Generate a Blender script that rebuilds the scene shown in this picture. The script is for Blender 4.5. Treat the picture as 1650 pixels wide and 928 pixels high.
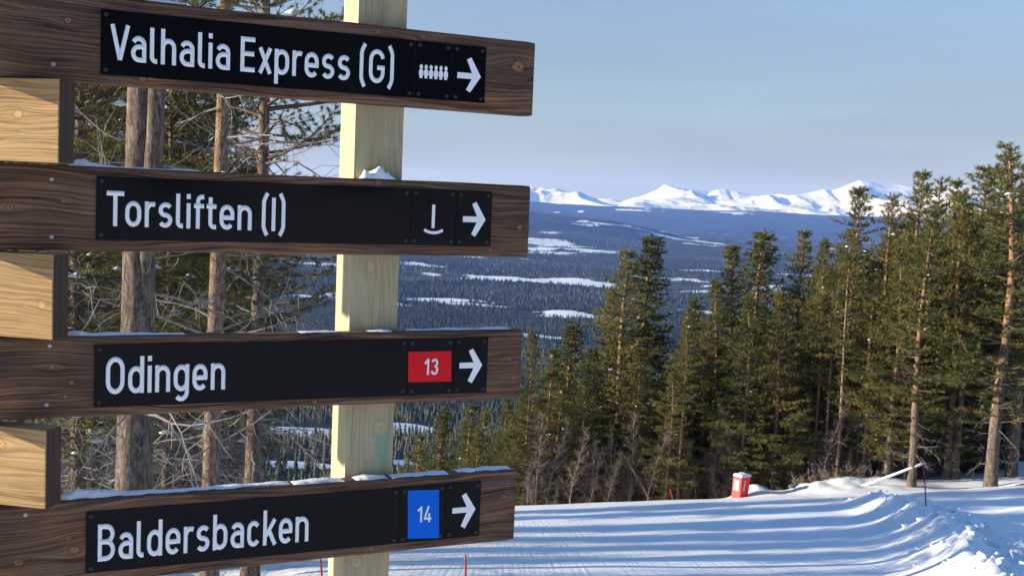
import bpy, bmesh, math, random
import numpy as np
from mathutils import Matrix, Vector

# ------------------------------------------------------------------ camera, sky, sun, exposure
scene = bpy.context.scene
for o in list(bpy.data.objects):
    bpy.data.objects.remove(o)
COL = scene.collection
F, ROLL, PITCH = 1810.4, math.radians(2.36), math.radians(4.52)      # focal length in photo pixels
cp, sp, cr, sr = math.cos(PITCH), math.sin(PITCH), math.cos(ROLL), math.sin(ROLL)
R0, U0, FW = np.array([1, 0, 0.]), np.array([0, sp, cp]), np.array([0, cp, -sp])
RI, UP = cr * R0 + sr * U0, -sr * R0 + cr * U0
cam_d = bpy.data.cameras.new('camera')
cam_d.sensor_width = 36
cam_d.lens = F / 1650 * 36
cam_d.clip_start, cam_d.clip_end = 0.05, 90000
cam = bpy.data.objects.new('camera', cam_d)
COL.objects.link(cam)
cam.matrix_world = Matrix(((RI[0], UP[0], -FW[0], 0), (RI[1], UP[1], -FW[1], 0), (RI[2], UP[2], -FW[2], 0), (0, 0, 0, 1)))
scene.camera = cam

SUN_EL, SUN_BETA = math.radians(10.0), math.radians(4.0)             # low sun from the left, a little behind the viewer
sun_vec = Vector((-math.cos(SUN_BETA) * math.cos(SUN_EL), -math.sin(SUN_BETA) * math.cos(SUN_EL), math.sin(SUN_EL)))
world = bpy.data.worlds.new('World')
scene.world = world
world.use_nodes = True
wn, wl = world.node_tree.nodes, world.node_tree.links
bg = wn['Background']
sky = wn.new('ShaderNodeTexSky')
sky.sky_type = 'NISHITA'
sky.sun_disc = False
sky.sun_elevation = SUN_EL
sky.sun_rotation = math.atan2(sun_vec.x, sun_vec.y)
sky.altitude = 800
sky.air_density = 1.0
sky.dust_density = 0.2
sky.ozone_density = 3.2
# a thin veil of high cloud, thickest towards the horizon all round
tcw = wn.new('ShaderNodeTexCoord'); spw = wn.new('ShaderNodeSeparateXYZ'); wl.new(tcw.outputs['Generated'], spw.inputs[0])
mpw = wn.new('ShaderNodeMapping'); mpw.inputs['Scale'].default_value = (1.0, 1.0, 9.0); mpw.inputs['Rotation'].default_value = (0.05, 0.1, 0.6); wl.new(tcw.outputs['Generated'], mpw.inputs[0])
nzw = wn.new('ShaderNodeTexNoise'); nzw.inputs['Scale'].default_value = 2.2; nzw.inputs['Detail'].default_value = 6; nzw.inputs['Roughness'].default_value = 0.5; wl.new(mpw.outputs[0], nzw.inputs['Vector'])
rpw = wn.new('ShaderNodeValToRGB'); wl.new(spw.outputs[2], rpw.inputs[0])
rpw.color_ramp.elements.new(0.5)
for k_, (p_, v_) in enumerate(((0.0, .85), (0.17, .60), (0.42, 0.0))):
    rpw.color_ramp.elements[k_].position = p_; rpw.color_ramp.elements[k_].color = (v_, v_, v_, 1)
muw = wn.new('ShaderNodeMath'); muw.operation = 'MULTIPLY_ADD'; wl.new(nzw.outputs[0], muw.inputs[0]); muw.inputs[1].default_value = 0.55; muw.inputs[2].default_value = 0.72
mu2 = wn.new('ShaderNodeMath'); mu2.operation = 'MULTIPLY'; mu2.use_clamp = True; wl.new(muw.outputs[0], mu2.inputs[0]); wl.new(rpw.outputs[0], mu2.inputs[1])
mxw = wn.new('ShaderNodeMix'); mxw.data_type = 'RGBA'; wl.new(mu2.outputs[0], mxw.inputs[0]); tnw = wn.new('ShaderNodeMix'); tnw.data_type = 'RGBA'; tnw.blend_type = 'MULTIPLY'; tnw.inputs[0].default_value = 1.0; tnw.inputs[7].default_value = (1.85, 1.85, 1.95, 1)   # sky gain added to brighten the shaded snow and boards
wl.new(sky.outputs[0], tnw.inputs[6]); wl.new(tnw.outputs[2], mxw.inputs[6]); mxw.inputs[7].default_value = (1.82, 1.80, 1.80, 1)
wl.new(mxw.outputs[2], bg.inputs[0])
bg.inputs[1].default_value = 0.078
sun_d = bpy.data.lights.new('sun', 'SUN')
sun_d.energy = 5.0
sun_d.angle = math.radians(0.5)
sun_d.color = (1.0, 0.90, 0.77)
sun = bpy.data.objects.new('sun', sun_d)
COL.objects.link(sun)
sun.rotation_euler = sun_vec.to_track_quat('Z', 'Y').to_euler()
scene.view_settings.view_transform = 'Standard'
scene.view_settings.look = 'None'
scene.view_settings.gamma = 1
scene.view_settings.exposure = 1.08
scene.cycles.volume_bounces = 1
scene.cycles.max_bounces = 8

# ------------------------------------------------------------------ helpers
rng = np.random.default_rng(7)

def ray(px, py):
    d = FW + RI * ((px - 825) / F) - UP * ((py - 464) / F)
    return d / d[1]

def tag(o, label=None, cat=None, group=None, kind=None):
    if label: o['label'] = label
    if cat: o['category'] = cat
    if group: o['group'] = group
    if kind: o['kind'] = kind
    return o

def empty(name, loc, rz=0.0, label=None, cat=None, group=None):
    o = bpy.data.objects.new(name, None)
    o.empty_display_size = 0.2
    COL.objects.link(o)
    o.location = loc
    o.rotation_euler = (0, 0, rz)
    return tag(o, label, cat, group)

def link(name, me, parent=None, loc=(0, 0, 0), rot=(0, 0, 0)):
    o = bpy.data.objects.new(name, me)
    COL.objects.link(o)
    o.parent = parent
    o.location = loc
    o.rotation_euler = rot
    return o

def np_mesh(name, verts, polys, mats, smooth=False, attrs=None, mat_idx=None):
    """polys: list of int arrays (n,3) or (n,4)."""
    me = bpy.data.meshes.new(name)
    verts = np.asarray(verts, np.float32)
    me.vertices.add(len(verts))
    me.vertices.foreach_set('co', verts.ravel())
    polys = [np.asarray(p, np.int32) for p in polys if len(p)]
    loops = np.concatenate([p.ravel() for p in polys])
    tot = np.concatenate([np.full(len(p), p.shape[1], np.int32) for p in polys])
    start = np.concatenate([[0], np.cumsum(tot)[:-1]]).astype(np.int32)
    me.loops.add(len(loops))
    me.loops.foreach_set('vertex_index', loops)
    me.polygons.add(len(tot))
    me.polygons.foreach_set('loop_start', start)
    me.polygons.foreach_set('loop_total', tot)
    if smooth:
        me.polygons.foreach_set('use_smooth', np.ones(len(tot), bool))
    for m in (mats if isinstance(mats, (list, tuple)) else [mats]):
        me.materials.append(m)
    if mat_idx is not None:
        me.polygons.foreach_set('material_index', np.asarray(mat_idx, np.int32))
    for k, v in (attrs or {}).items():
        a = me.attributes.new(k, 'FLOAT', 'POINT')
        a.data.foreach_set('value', np.asarray(v, np.float32))
    me.update(calc_edges=True)
    me.validate()
    return me

class Acc:
    """collects tubes, boxes and loose triangles for one mesh"""
    def __init__(self):
        self.v, self.q, self.t, self.a, self.n = [], [], [], [], 0
    def add(self, v, q=None, t=None, a=0.0):
        v = np.asarray(v, float)
        if q is not None and len(q): self.q.append(np.asarray(q) + self.n)
        if t is not None and len(t): self.t.append(np.asarray(t) + self.n)
        self.v.append(v)
        self.a.append(np.full(len(v), a) if np.isscalar(a) else np.asarray(a))
        self.n += len(v)
    def tube(self, path, rad, sides=5, cap=True, a=0.0, jitter=0.0):
        path = np.asarray(path, float); n = len(path)
        rad = np.broadcast_to(np.asarray(rad, float), (n,))
        tan = np.gradient(path, axis=0)
        tan /= np.linalg.norm(tan, axis=1)[:, None] + 1e-9
        ref = np.array([0.31, 0.17, 0.93]) if abs(tan[0, 2]) < 0.8 else np.array([0.93, 0.31, 0.1])
        b1 = np.cross(tan, ref); b1 /= np.linalg.norm(b1, axis=1)[:, None] + 1e-9
        b2 = np.cross(tan, b1)
        ang = np.linspace(0, 2 * np.pi, sides, endpoint=False)
        rr = rad[:, None] * (1 + jitter * rng.normal(size=(n, sides)))
        v = path[:, None] + rr[:, :, None] * (b1[:, None] * np.cos(ang)[None, :, None] + b2[:, None] * np.sin(ang)[None, :, None])
        i = np.arange(n - 1)[:, None] * sides; j = np.arange(sides)[None]; k = (np.arange(sides) + 1)[None] % sides
        q = np.stack([i + j, i + k, i + sides + k, i + sides + j], -1).reshape(-1, 4)
        v = v.reshape(-1, 3)
        t = []
        if cap:
            v = np.vstack([v, path[0], path[-1]])
            c0, c1 = n * sides, n * sides + 1
            for s in range(sides):
                t.append((c0, (s + 1) % sides, s)); t.append((c1, (n - 1) * sides + s, (n - 1) * sides + (s + 1) % sides))
        self.add(v, q, t, a)
    def mesh(self, name, mat, smooth=False, attr=None):
        v = np.vstack(self.v)
        pol = []
        if self.q: pol.append(np.vstack(self.q))
        if self.t: pol.append(np.vstack(self.t))
        return np_mesh(name, v, pol, mat, smooth, {attr: np.concatenate(self.a)} if attr else None)

def bm_mesh(name, bm, mat, smooth=False):
    me = bpy.data.meshes.new(name)
    bm.normal_update()
    bm.to_mesh(me); bm.free()
    if smooth:
        me.polygons.foreach_set('use_smooth', np.ones(len(me.polygons), bool))
    for m in (mat if isinstance(mat, (list, tuple)) else [mat]):
        me.materials.append(m)
    return me

def box_bm(sx, sy, sz, bev=0.0, seg=2, cuts=0):
    bm = bmesh.new()
    bmesh.ops.create_cube(bm, size=1)
    bmesh.ops.scale(bm, vec=(sx, sy, sz), verts=bm.verts)
    if bev:
        bmesh.ops.bevel(bm, geom=list(bm.edges), offset=bev, segments=seg, affect='EDGES', profile=0.6)
    return bm

# value noise for terrain, numpy
def _hash(ix, iy, s):
    h = (ix.astype(np.int64) * 374761393 + iy.astype(np.int64) * 668265263 + s * 974711) & 0x7fffffff
    h = ((h ^ (h >> 13)) * 1274126177) & 0x7fffffff
    return ((h ^ (h >> 16)) & 0xffff) / 65535.0
def vnoise(x, y, s=0):
    x = np.asarray(x, float); y = np.asarray(y, float)
    ix, iy = np.floor(x), np.floor(y)
    fx, fy = x - ix, y - iy
    fx = fx * fx * fx * (fx * (fx * 6 - 15) + 10); fy = fy * fy * fy * (fy * (fy * 6 - 15) + 10)
    a, b, c, d = _hash(ix, iy, s), _hash(ix + 1, iy, s), _hash(ix, iy + 1, s), _hash(ix + 1, iy + 1, s)
    return (a + (b - a) * fx + (c - a) * fy + (a - b - c + d) * fx * fy) * 2 - 1
def fbm(x, y, o=4, s=0):
    r, amp = 0, 1.0
    for k in range(o):
        r = r + amp * vnoise(x * 2 ** k + 17.3 * k, y * 2 ** k - 9.1 * k, s + k); amp *= 0.5
    return r
def ridged(x, y, o=5, s=0):
    r, amp, w = 0, 1.0, 1.0
    for k in range(o):
        n = (1 - np.abs(vnoise(x * 2 ** k + 3.7 * k, y * 2 ** k + 5.9 * k, s + k))) ** 2
        r = r + amp * n * w; w = np.clip(n * 1.6, 0, 1); amp *= 0.5
    return r / 1.9
def sstep(a, b, x):
    t = np.clip((np.asarray(x, float) - a) / (b - a), 0, 1)
    return t * t * (3 - 2 * t)
def softplus(x, k):
    return k * np.logaddexp(0, np.asarray(x, float) / k)

# ------------------------------------------------------------------ materials
def new_mat(name):
    m = bpy.data.materials.new(name)
    m.use_nodes = True
    nt = m.node_tree
    return m, nt, nt.nodes, nt.links, nt.nodes['Principled BSDF']

def math_node(nt, op, a, b=None, c=None):
    n = nt.nodes.new('ShaderNodeMath'); n.operation = op
    for i, v in enumerate((a, b, c)):
        if v is None: continue
        if isinstance(v, (int, float)): n.inputs[i].default_value = v
        else: nt.links.new(v, n.inputs[i])
    return n.outputs[0]

def ramp(nt, fac, stops):
    n = nt.nodes.new('ShaderNodeValToRGB')
    el = n.color_ramp.elements
    while len(el) < len(stops): el.new(0.5)
    for e, (p, c) in zip(el, stops):
        e.position = p; e.color = (*c, 1) if len(c) == 3 else c
    nt.links.new(fac, n.inputs[0])
    return n.outputs[0]

def noise_tex(nt, vec, scale, detail=3, rough=0.55, dist=0.0):
    n = nt.nodes.new('ShaderNodeTexNoise')
    n.inputs['Scale'].default_value = scale; n.inputs['Detail'].default_value = detail
    n.inputs['Roughness'].default_value = rough; n.inputs['Distortion'].default_value = dist
    if vec is not None: nt.links.new(vec, n.inputs['Vector'])
    return n.outputs[0]

def mixc(nt, fac, a, b, mode='MIX'):
    n = nt.nodes.new('ShaderNodeMix'); n.data_type = 'RGBA'; n.blend_type = mode
    for sock, v in ((n.inputs[0], fac), (n.inputs[6], a), (n.inputs[7], b)):
        if isinstance(v, (int, float)): sock.default_value = v
        elif isinstance(v, tuple): sock.default_value = (*v, 1)
        else: nt.links.new(v, sock)
    return n.outputs[2]

def bump(nt, h, strength, dist, normal_in):
    n = nt.nodes.new('ShaderNodeBump')
    n.inputs['Strength'].default_value = strength; n.inputs['Distance'].default_value = dist
    nt.links.new(h, n.inputs['Height']); nt.links.new(n.outputs[0], normal_in)
    return n

def plain(name, col, rough=0.5, metal=0.0, spec=0.5, var=0.0, vscale=8.0):
    m, nt, N, L, b = new_mat(name)
    b.inputs['Base Color'].default_value = (*col, 1)
    b.inputs['Roughness'].default_value = rough; b.inputs['Metallic'].default_value = metal
    b.inputs['Specular IOR Level'].default_value = spec
    if var:
        tc = N.new('ShaderNodeTexCoord')
        f = noise_tex(nt, tc.outputs['Object'], vscale, 4)
        c = ramp(nt, f, [(0.3, tuple(x * (1 - var) for x in col)), (0.7, tuple(min(1, x * (1 + var)) for x in col))])
        L.new(c, b.inputs['Base Color'])
    return m

def wood(name, dark, mid, light, knots=(), axis='X', line=70.0, bumps=0.6, seed=0.0, contrast=1.0, stain=None, cracks=0.5, crack_col=(0, 0, 0)):
    """long-grained timber; axis is the grain direction, knots (along, across, radius) in the piece's own metres"""
    m, nt, N, L, b = new_mat(name)
    tc = N.new('ShaderNodeTexCoord')
    sep = N.new('ShaderNodeSeparateXYZ'); L.new(tc.outputs['Object'], sep.inputs[0])
    along, across, thick = (sep.outputs[0], sep.outputs[2], sep.outputs[1]) if axis == 'X' else (sep.outputs[2], sep.outputs[0], sep.outputs[1])
    comb = N.new('ShaderNodeCombineXYZ')
    L.new(math_node(nt, 'ADD', along, seed * 3.1), comb.inputs[0]); L.new(math_node(nt, 'ADD', math_node(nt, 'MULTIPLY', across, 2.2), seed), comb.inputs[1]); L.new(thick, comb.inputs[2])
    warp = noise_tex(nt, comb.outputs[0], 2.2, 2, 0.5)
    v = math_node(nt, 'MULTIPLY_ADD', math_node(nt, 'SUBTRACT', warp, 0.5), 0.075, across)
    kmask = None
    warp2 = noise_tex(nt, tc.outputs['Object'], 75, 3, 0.6)
    for (ka, kc, kr) in knots:
        dx = math_node(nt, 'SUBTRACT', along, ka); dz = math_node(nt, 'SUBTRACT', across, kc)
        ex = math_node(nt, 'DIVIDE', dx, kr * 4.0); ez = math_node(nt, 'DIVIDE', dz, kr * 1.8)
        r2 = math_node(nt, 'ADD', math_node(nt, 'MULTIPLY', ex, ex), math_node(nt, 'MULTIPLY', ez, ez))
        g = math_node(nt, 'POWER', 2.718, math_node(nt, 'MULTIPLY', r2, -1.0))
        v = math_node(nt, 'SUBTRACT', v, math_node(nt, 'MULTIPLY', math_node(nt, 'MULTIPLY', g, dz), 0.8))
        d = math_node(nt, 'SQRT', math_node(nt, 'ADD', math_node(nt, 'MULTIPLY', math_node(nt, 'MULTIPLY', dx, 0.8), dx), math_node(nt, 'MULTIPLY', dz, dz)))
        d = math_node(nt, 'ADD', math_node(nt, 'DIVIDE', d, kr), math_node(nt, 'MULTIPLY', math_node(nt, 'SUBTRACT', warp2, 0.5), 1.1))
        kmask = d if kmask is None else math_node(nt, 'MINIMUM', kmask, d)
    c2 = N.new('ShaderNodeCombineXYZ')
    L.new(math_node(nt, 'MULTIPLY_ADD', along, 0.9, seed * 7.7), c2.inputs[0]); L.new(math_node(nt, 'MULTIPLY', v, line), c2.inputs[1]); L.new(math_node(nt, 'MULTIPLY', thick, line * 0.8), c2.inputs[2])
    g1 = noise_tex(nt, c2.outputs[0], 1.0, 5, 0.68)
    c3 = N.new('ShaderNodeCombineXYZ')
    L.new(math_node(nt, 'MULTIPLY', along, 9.0), c3.inputs[0]); L.new(math_node(nt, 'MULTIPLY', v, line * 7), c3.inputs[1]); L.new(math_node(nt, 'MULTIPLY', thick, line * 5), c3.inputs[2])
    g2 = noise_tex(nt, c3.outputs[0], 1.0, 2, 0.6)
    patch = noise_tex(nt, comb.outputs[0], 3.7, 3, 0.55)
    f = math_node(nt, 'ADD', math_node(nt, 'MULTIPLY', g1, 0.52), math_node(nt, 'ADD', math_node(nt, 'MULTIPLY', g2, 0.30), math_node(nt, 'MULTIPLY', patch, 0.24)))
    c4 = N.new('ShaderNodeCombineXYZ')
    L.new(math_node(nt, 'MULTIPLY_ADD', along, 1.6, seed * 2.9), c4.inputs[0]); L.new(math_node(nt, 'MULTIPLY', v, line * 0.7), c4.inputs[1]); L.new(math_node(nt, 'MULTIPLY', thick, line), c4.inputs[2])
    cn = noise_tex(nt, c4.outputs[0], 1.0, 3, 0.55)
    crack = ramp(nt, cn, [(0.0, (1, 1, 1)), (0.455, (1, 1, 1)), (0.5, crack_col), (0.53, (1, 1, 1))])
    h = 0.085 / contrast
    col = ramp(nt, f, [(0.53 - 2 * h, dark), (0.53 - 0.4 * h, mid), (0.53 + 2.2 * h, light)])
    col = mixc(nt, math_node(nt, 'MULTIPLY', ramp(nt, noise_tex(nt, comb.outputs[0], 4.6, 3, 0.6), [(0.36, (0.15, 0.15, 0.15)), (0.62, (1, 1, 1))]), cracks), col, mixc(nt, 1.0, col, crack, 'MULTIPLY'))
    if name.startswith('burnt'):
        warm = noise_tex(nt, comb.outputs[0], 5.5, 3, 0.6)
        col = mixc(nt, ramp(nt, warm, [(0.54, (0, 0, 0)), (0.74, (.7, .7, .7))]), col, mixc(nt, 1.0, col, (1.75, 1.30, 1.0), 'MULTIPLY'))
    if kmask is not None:
        kc = ramp(nt, math_node(nt, 'MULTIPLY', kmask, 0.5), [(0.0, tuple(x * 0.8 for x in mid)), (0.2, (min(1, light[0] * 1.15), light[1] * 1.0, light[2] * 0.85)), (0.38, mid), (0.5, tuple(x * 0.8 for x in dark)), (0.62, mid)])
        km = ramp(nt, math_node(nt, 'MULTIPLY', kmask, 0.5), [(0.30, (.85, .85, .85)), (0.62, (0, 0, 0))])
        col = mixc(nt, km, col, kc)
    if stain:
        (sa, sc_, sr_, scol) = stain
        ex = math_node(nt, 'DIVIDE', math_node(nt, 'SUBTRACT', along, sa), sr_ * 2.6); ez = math_node(nt, 'DIVIDE', math_node(nt, 'SUBTRACT', across, sc_), sr_)
        r = math_node(nt, 'SQRT', math_node(nt, 'ADD', math_node(nt, 'MULTIPLY', ex, ex), math_node(nt, 'MULTIPLY', ez, ez)))
        r = math_node(nt, 'ADD', r, math_node(nt, 'MULTIPLY', math_node(nt, 'SUBTRACT', g2, 0.5), 0.9))
        col = mixc(nt, ramp(nt, r, [(0.35, (0.75, 0.75, 0.75)), (1.0, (0, 0, 0))]), col, scol)
    L.new(col, b.inputs['Base Color'])
    b.inputs['Roughness'].default_value = 0.72
    b.inputs['Specular IOR Level'].default_value = 0.3
    bump(nt, math_node(nt, 'MULTIPLY_ADD', crack, 0.25 * cracks, f), bumps, 0.004, b.inputs['Normal'])
    return m

def snow_mat(name, rough_scale=9.0, bstr=0.35, bdist=0.02, tracks=False):
    m, nt, N, L, b = new_mat(name)
    tc = N.new('ShaderNodeTexCoord')
    P = tc.outputs['Object']
    f1 = noise_tex(nt, P, rough_scale, 5, 0.6)
    big = noise_tex(nt, P, 0.35, 3, 0.5)
    L.new(ramp(nt, big, [(0.3, (0.80, 0.82, 0.85)), (0.7, (0.88, 0.89, 0.90))]), b.inputs['Base Color'])
    b.inputs['Roughness'].default_value = 0.65
    b.inputs['Specular IOR Level'].default_value = 0.25
    hgt = f1
    if tracks:
        mp = N.new('ShaderNodeMapping'); mp.inputs['Rotation'].default_value = (0, 0, math.radians(38)); mp.inputs['Scale'].default_value = (0.06, 2.2, 1)
        L.new(P, mp.inputs[0])
        t1 = noise_tex(nt, mp.outputs[0], 1.0, 2, 0.5)
        g = ramp(nt, t1, [(0.0, (0, 0, 0)), (0.655, (0, 0, 0)), (0.67, (1, 1, 1)), (0.685, (0, 0, 0))])
        mp2 = N.new('ShaderNodeMapping'); mp2.inputs['Rotation'].default_value = (0, 0, math.radians(-62)); mp2.inputs['Scale'].default_value = (0.05, 1.5, 1)
        L.new(P, mp2.inputs[0])
        t2 = noise_tex(nt, mp2.outputs[0], 1.0, 2, 0.5)
        g2 = ramp(nt, t2, [(0.0, (0, 0, 0)), (0.64, (0, 0, 0)), (0.655, (1, 1, 1)), (0.67, (0, 0, 0))])
        mp3 = N.new('ShaderNodeMapping'); mp3.inputs['Scale'].default_value = (14.0, 0.25, 1); mp3.inputs['Rotation'].default_value = (0, 0, math.radians(-9))
        L.new(P, mp3.inputs[0])
        cord = noise_tex(nt, mp3.outputs[0], 1.0, 2, 0.5)
        hgt = math_node(nt, 'ADD', math_node(nt, 'MULTIPLY', f1, 0.45), math_node(nt, 'MULTIPLY_ADD', math_node(nt, 'ADD', g, g2), 0.5, math_node(nt, 'MULTIPLY', cord, 0.5)))
    bump(nt, hgt, bstr, bdist, b.inputs['Normal'])
    return m

M = {}
M['snow'] = snow_mat('piste_snow', 7.0, 0.55, 0.045, tracks=True)
M['loose_snow'] = snow_mat('loose_snow', 16.0, 0.5, 0.03)
M['board_snow'] = snow_mat('board_snow', 60.0, 0.5, 0.006)
M['plate'] = None

def plate_mat():
    m, nt, N, L, b = new_mat('black_plate')
    tc = N.new('ShaderNodeTexCoord')
    b.inputs['Base Color'].default_value = (0.006, 0.0065, 0.008, 1)
    f = noise_tex(nt, tc.outputs['Object'], 60, 4, 0.6)
    L.new(ramp(nt, f, [(0.35, (0.05, 0.05, 0.05)), (0.8, (0.16, 0.16, 0.16))]), b.inputs['Roughness'])
    b.inputs['Specular IOR Level'].default_value = 0.11
    w = noise_tex(nt, tc.outputs['Object'], 5.5, 1, 0.4)
    bump(nt, w, 0.35, 0.006, b.inputs['Normal'])
    return m
M['plate'] = plate_mat()
M['white_vinyl'] = plain('white_vinyl', (0.93, 0.92, 0.91), 0.45, var=0.03, vscale=30)
M['red_vinyl'] = plain('red_vinyl', (0.78, 0.014, 0.02), 0.5, spec=0.12, var=0.06)
M['blue_vinyl'] = plain('blue_vinyl', (0.003, 0.14, 0.72), 0.5, spec=0.12, var=0.06)
M['black_screw'] = plain('black_screw', (0.012, 0.012, 0.014), 0.28, var=0.2, vscale=200)
M['steel_screw'] = plain('steel_screw', (0.42, 0.45, 0.46), 0.35, metal=0.8, var=0.25, vscale=300)
M['red_plastic'] = plain('red_plastic', (0.62, 0.025, 0.02), 0.5, var=0.12, vscale=4)
M['red_pole'] = plain('red_pole', (0.33, 0.02, 0.035), 0.5, var=0.15)
M['white_paint'] = plain('white_paint', (0.8, 0.8, 0.78), 0.5, var=0.08)

def bark(name, low, high, z0, z1, scale=1.0, bstr=1.0):
    m, nt, N, L, b = new_mat(name)
    tc = N.new('ShaderNodeTexCoord')
    mp = N.new('ShaderNodeMapping'); mp.inputs['Scale'].default_value = (1, 1, 0.28)
    L.new(tc.outputs['Object'], mp.inputs[0])
    f = noise_tex(nt, mp.outputs[0], 14 * scale, 6, 0.65, 0.6)
    cn = noise_tex(nt, mp.outputs[0], 34 * scale, 4, 0.7, 1.2)
    crack = ramp(nt, cn, [(0.40, (0.25, 0.25, 0.25)), (0.52, (1, 1, 1))])
    sep = N.new('ShaderNodeSeparateXYZ'); L.new(tc.outputs['Object'], sep.inputs[0])
    zz = math_node(nt, 'DIVIDE', math_node(nt, 'SUBTRACT', math_node(nt, 'ADD', sep.outputs[2], math_node(nt, 'MULTIPLY', f, (z1 - z0) * 0.3)), z0), z1 - z0)
    zc = ramp(nt, zz, [(0.0, low), (1.0, high)])
    var = ramp(nt, f, [(0.32, (0.32, 0.31, 0.31)), (0.52, (1, 1, 1)), (0.70, (1.5, 1.45, 1.4))])
    col = mixc(nt, 1.0, zc, var, 'MULTIPLY')
    col = mixc(nt, 0.55, col, mixc(nt, 1.0, col, crack, 'MULTIPLY'))
    L.new(col, b.inputs['Base Color'])
    b.inputs['Roughness'].default_value = 0.85
    b.inputs['Specular IOR Level'].default_value = 0.2
    bump(nt, math_node(nt, 'ADD', f, math_node(nt, 'MULTIPLY', crack, 0.35)), bstr, 0.03, b.inputs['Normal'])
    return m
M['bark'] = bark('pine_bark', (0.17, 0.135, 0.115), (0.36, 0.20, 0.115), 3.0, 9.0)
M['near_bark'] = bark('old_pine_bark', (0.18, 0.138, 0.11), (0.29, 0.19, 0.135), 4.0, 11.0, 1.3, 1.0)
M['smooth_bark'] = bark('young_pine_bark', (0.25, 0.18, 0.135), (0.33, 0.21, 0.135), 2.0, 9.0, 1.6, 0.9)
M['branch'] = plain('branch_bark', (0.12, 0.085, 0.06), 0.85, var=0.35, vscale=12, spec=0.2)
M['dead_wood'] = plain('dead_grey_wood', (0.225, 0.205, 0.185), 0.85, var=0.4, vscale=9, spec=0.2)
M['birch_twig'] = plain('birch_twigs', (0.20, 0.158, 0.125), 0.85, var=0.35, vscale=6, spec=0.2)
M['birch_bark'] = plain('birch_bark', (0.19, 0.165, 0.145), 0.8, var=0.45, vscale=7, spec=0.2)

def needles(name, a, bcol, c):
    m, nt, N, L, b = new_mat(name)
    at = N.new('ShaderNodeAttribute'); at.attribute_name = 'tint'
    oi = N.new('ShaderNodeObjectInfo')
    f = math_node(nt, 'ADD', at.outputs['Fac'], math_node(nt, 'MULTIPLY', math_node(nt, 'SUBTRACT', oi.outputs['Random'], 0.5), 0.35))
    col = ramp(nt, f, [(0.0, a), (0.5, bcol), (1.0, c)])
    L.new(col, b.inputs['Base Color'])
    b.inputs['Roughness'].default_value = 0.6
    b.inputs['Specular IOR Level'].default_value = 0.25
    tr = N.new('ShaderNodeBsdfTranslucent'); L.new(col, tr.inputs[0])
    mx = N.new('ShaderNodeMixShader'); mx.inputs[0].default_value = 0.33
    L.new(b.outputs[0], mx.inputs[1]); L.new(tr.outputs[0], mx.inputs[2])
    L.new(mx.outputs[0], N['Material Output'].inputs[0])
    return m
M['needles'] = needles('pine_needles', (0.055, 0.070, 0.024), (0.150, 0.146, 0.042), (0.255, 0.212, 0.062))
M['spruce_needles'] = needles('spruce_needles', (0.042, 0.060, 0.026), (0.105, 0.118, 0.040), (0.185, 0.175, 0.055))

def forest_mat():
    m, nt, N, L, b = new_mat('valley_forest_floor')
    at = N.new('ShaderNodeAttribute'); at.attribute_name = 'snow'
    tc = N.new('ShaderNodeTexCoord')
    n1 = noise_tex(nt, tc.outputs['Object'], 0.010, 5, 0.65)
    n2 = noise_tex(nt, tc.outputs['Object'], 0.0021, 4, 0.6)
    mpv = N.new('ShaderNodeMapping'); mpv.inputs['Scale'].default_value = (1, 0.45, 1); L.new(tc.outputs['Object'], mpv.inputs[0])
    n3 = noise_tex(nt, mpv.outputs[0], 0.035, 3, 0.6)
    f = math_node(nt, 'ADD', at.outputs['Fac'], math_node(nt, 'ADD', math_node(nt, 'MULTIPLY', math_node(nt, 'SUBTRACT', n1, 0.5), 0.9), math_node(nt, 'MULTIPLY', math_node(nt, 'SUBTRACT', n3, 0.5), 0.7)))
    mask = ramp(nt, f, [(0.46, (0, 0, 0)), (0.56, (1, 1, 1))])
    dark = ramp(nt, n2, [(0.3, (0.024, 0.034, 0.026)), (0.7, (0.056, 0.066, 0.044))])
    L.new(mixc(nt, mask, dark, (0.82, 0.83, 0.84)), b.inputs['Base Color'])
    b.inputs['Roughness'].default_value = 0.9
    b.inputs['Specular IOR Level'].default_value = 0.1
    return m
M['valley'] = forest_mat()

def far_tree_mat():
    m, nt, N, L, b = new_mat('valley_conifers')
    at = N.new('ShaderNodeAttribute'); at.attribute_name = 'tint'
    L.new(ramp(nt, at.outputs['Fac'], [(0.0, (0.034, 0.044, 0.030)), (0.6, (0.062, 0.074, 0.046)), (1.0, (0.11, 0.112, 0.075))]), b.inputs['Base Color'])
    b.inputs['Roughness'].default_value = 0.8
    b.inputs['Specular IOR Level'].default_value = 0.1
    return m
M['far_trees'] = far_tree_mat()

def mountain_mat():
    m, nt, N, L, b = new_mat('mountain_snow')
    geo = N.new('ShaderNodeNewGeometry')
    tc = N.new('ShaderNodeTexCoord')
    n = noise_tex(nt, tc.outputs['Object'], 0.0035, 6, 0.7)
    sep = N.new('ShaderNodeSeparateXYZ'); L.new(geo.outputs['True Normal'], sep.inputs[0])
    f = math_node(nt, 'ADD', math_node(nt, 'MULTIPLY_ADD', sep.outputs[2], 5.0, -4.0), math_node(nt, 'MULTIPLY', math_node(nt, 'SUBTRACT', n, 0.5), 0.8))
    L.new(ramp(nt, f, [(0.12, (0.40, 0.41, 0.43)), (0.34, (0.62, 0.62, 0.62))]), b.inputs['Base Color'])
    b.inputs['Roughness'].default_value = 0.85
    b.inputs['Specular IOR Level'].default_value = 0.1
    return m
M['mountain'] = mountain_mat()

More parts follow.
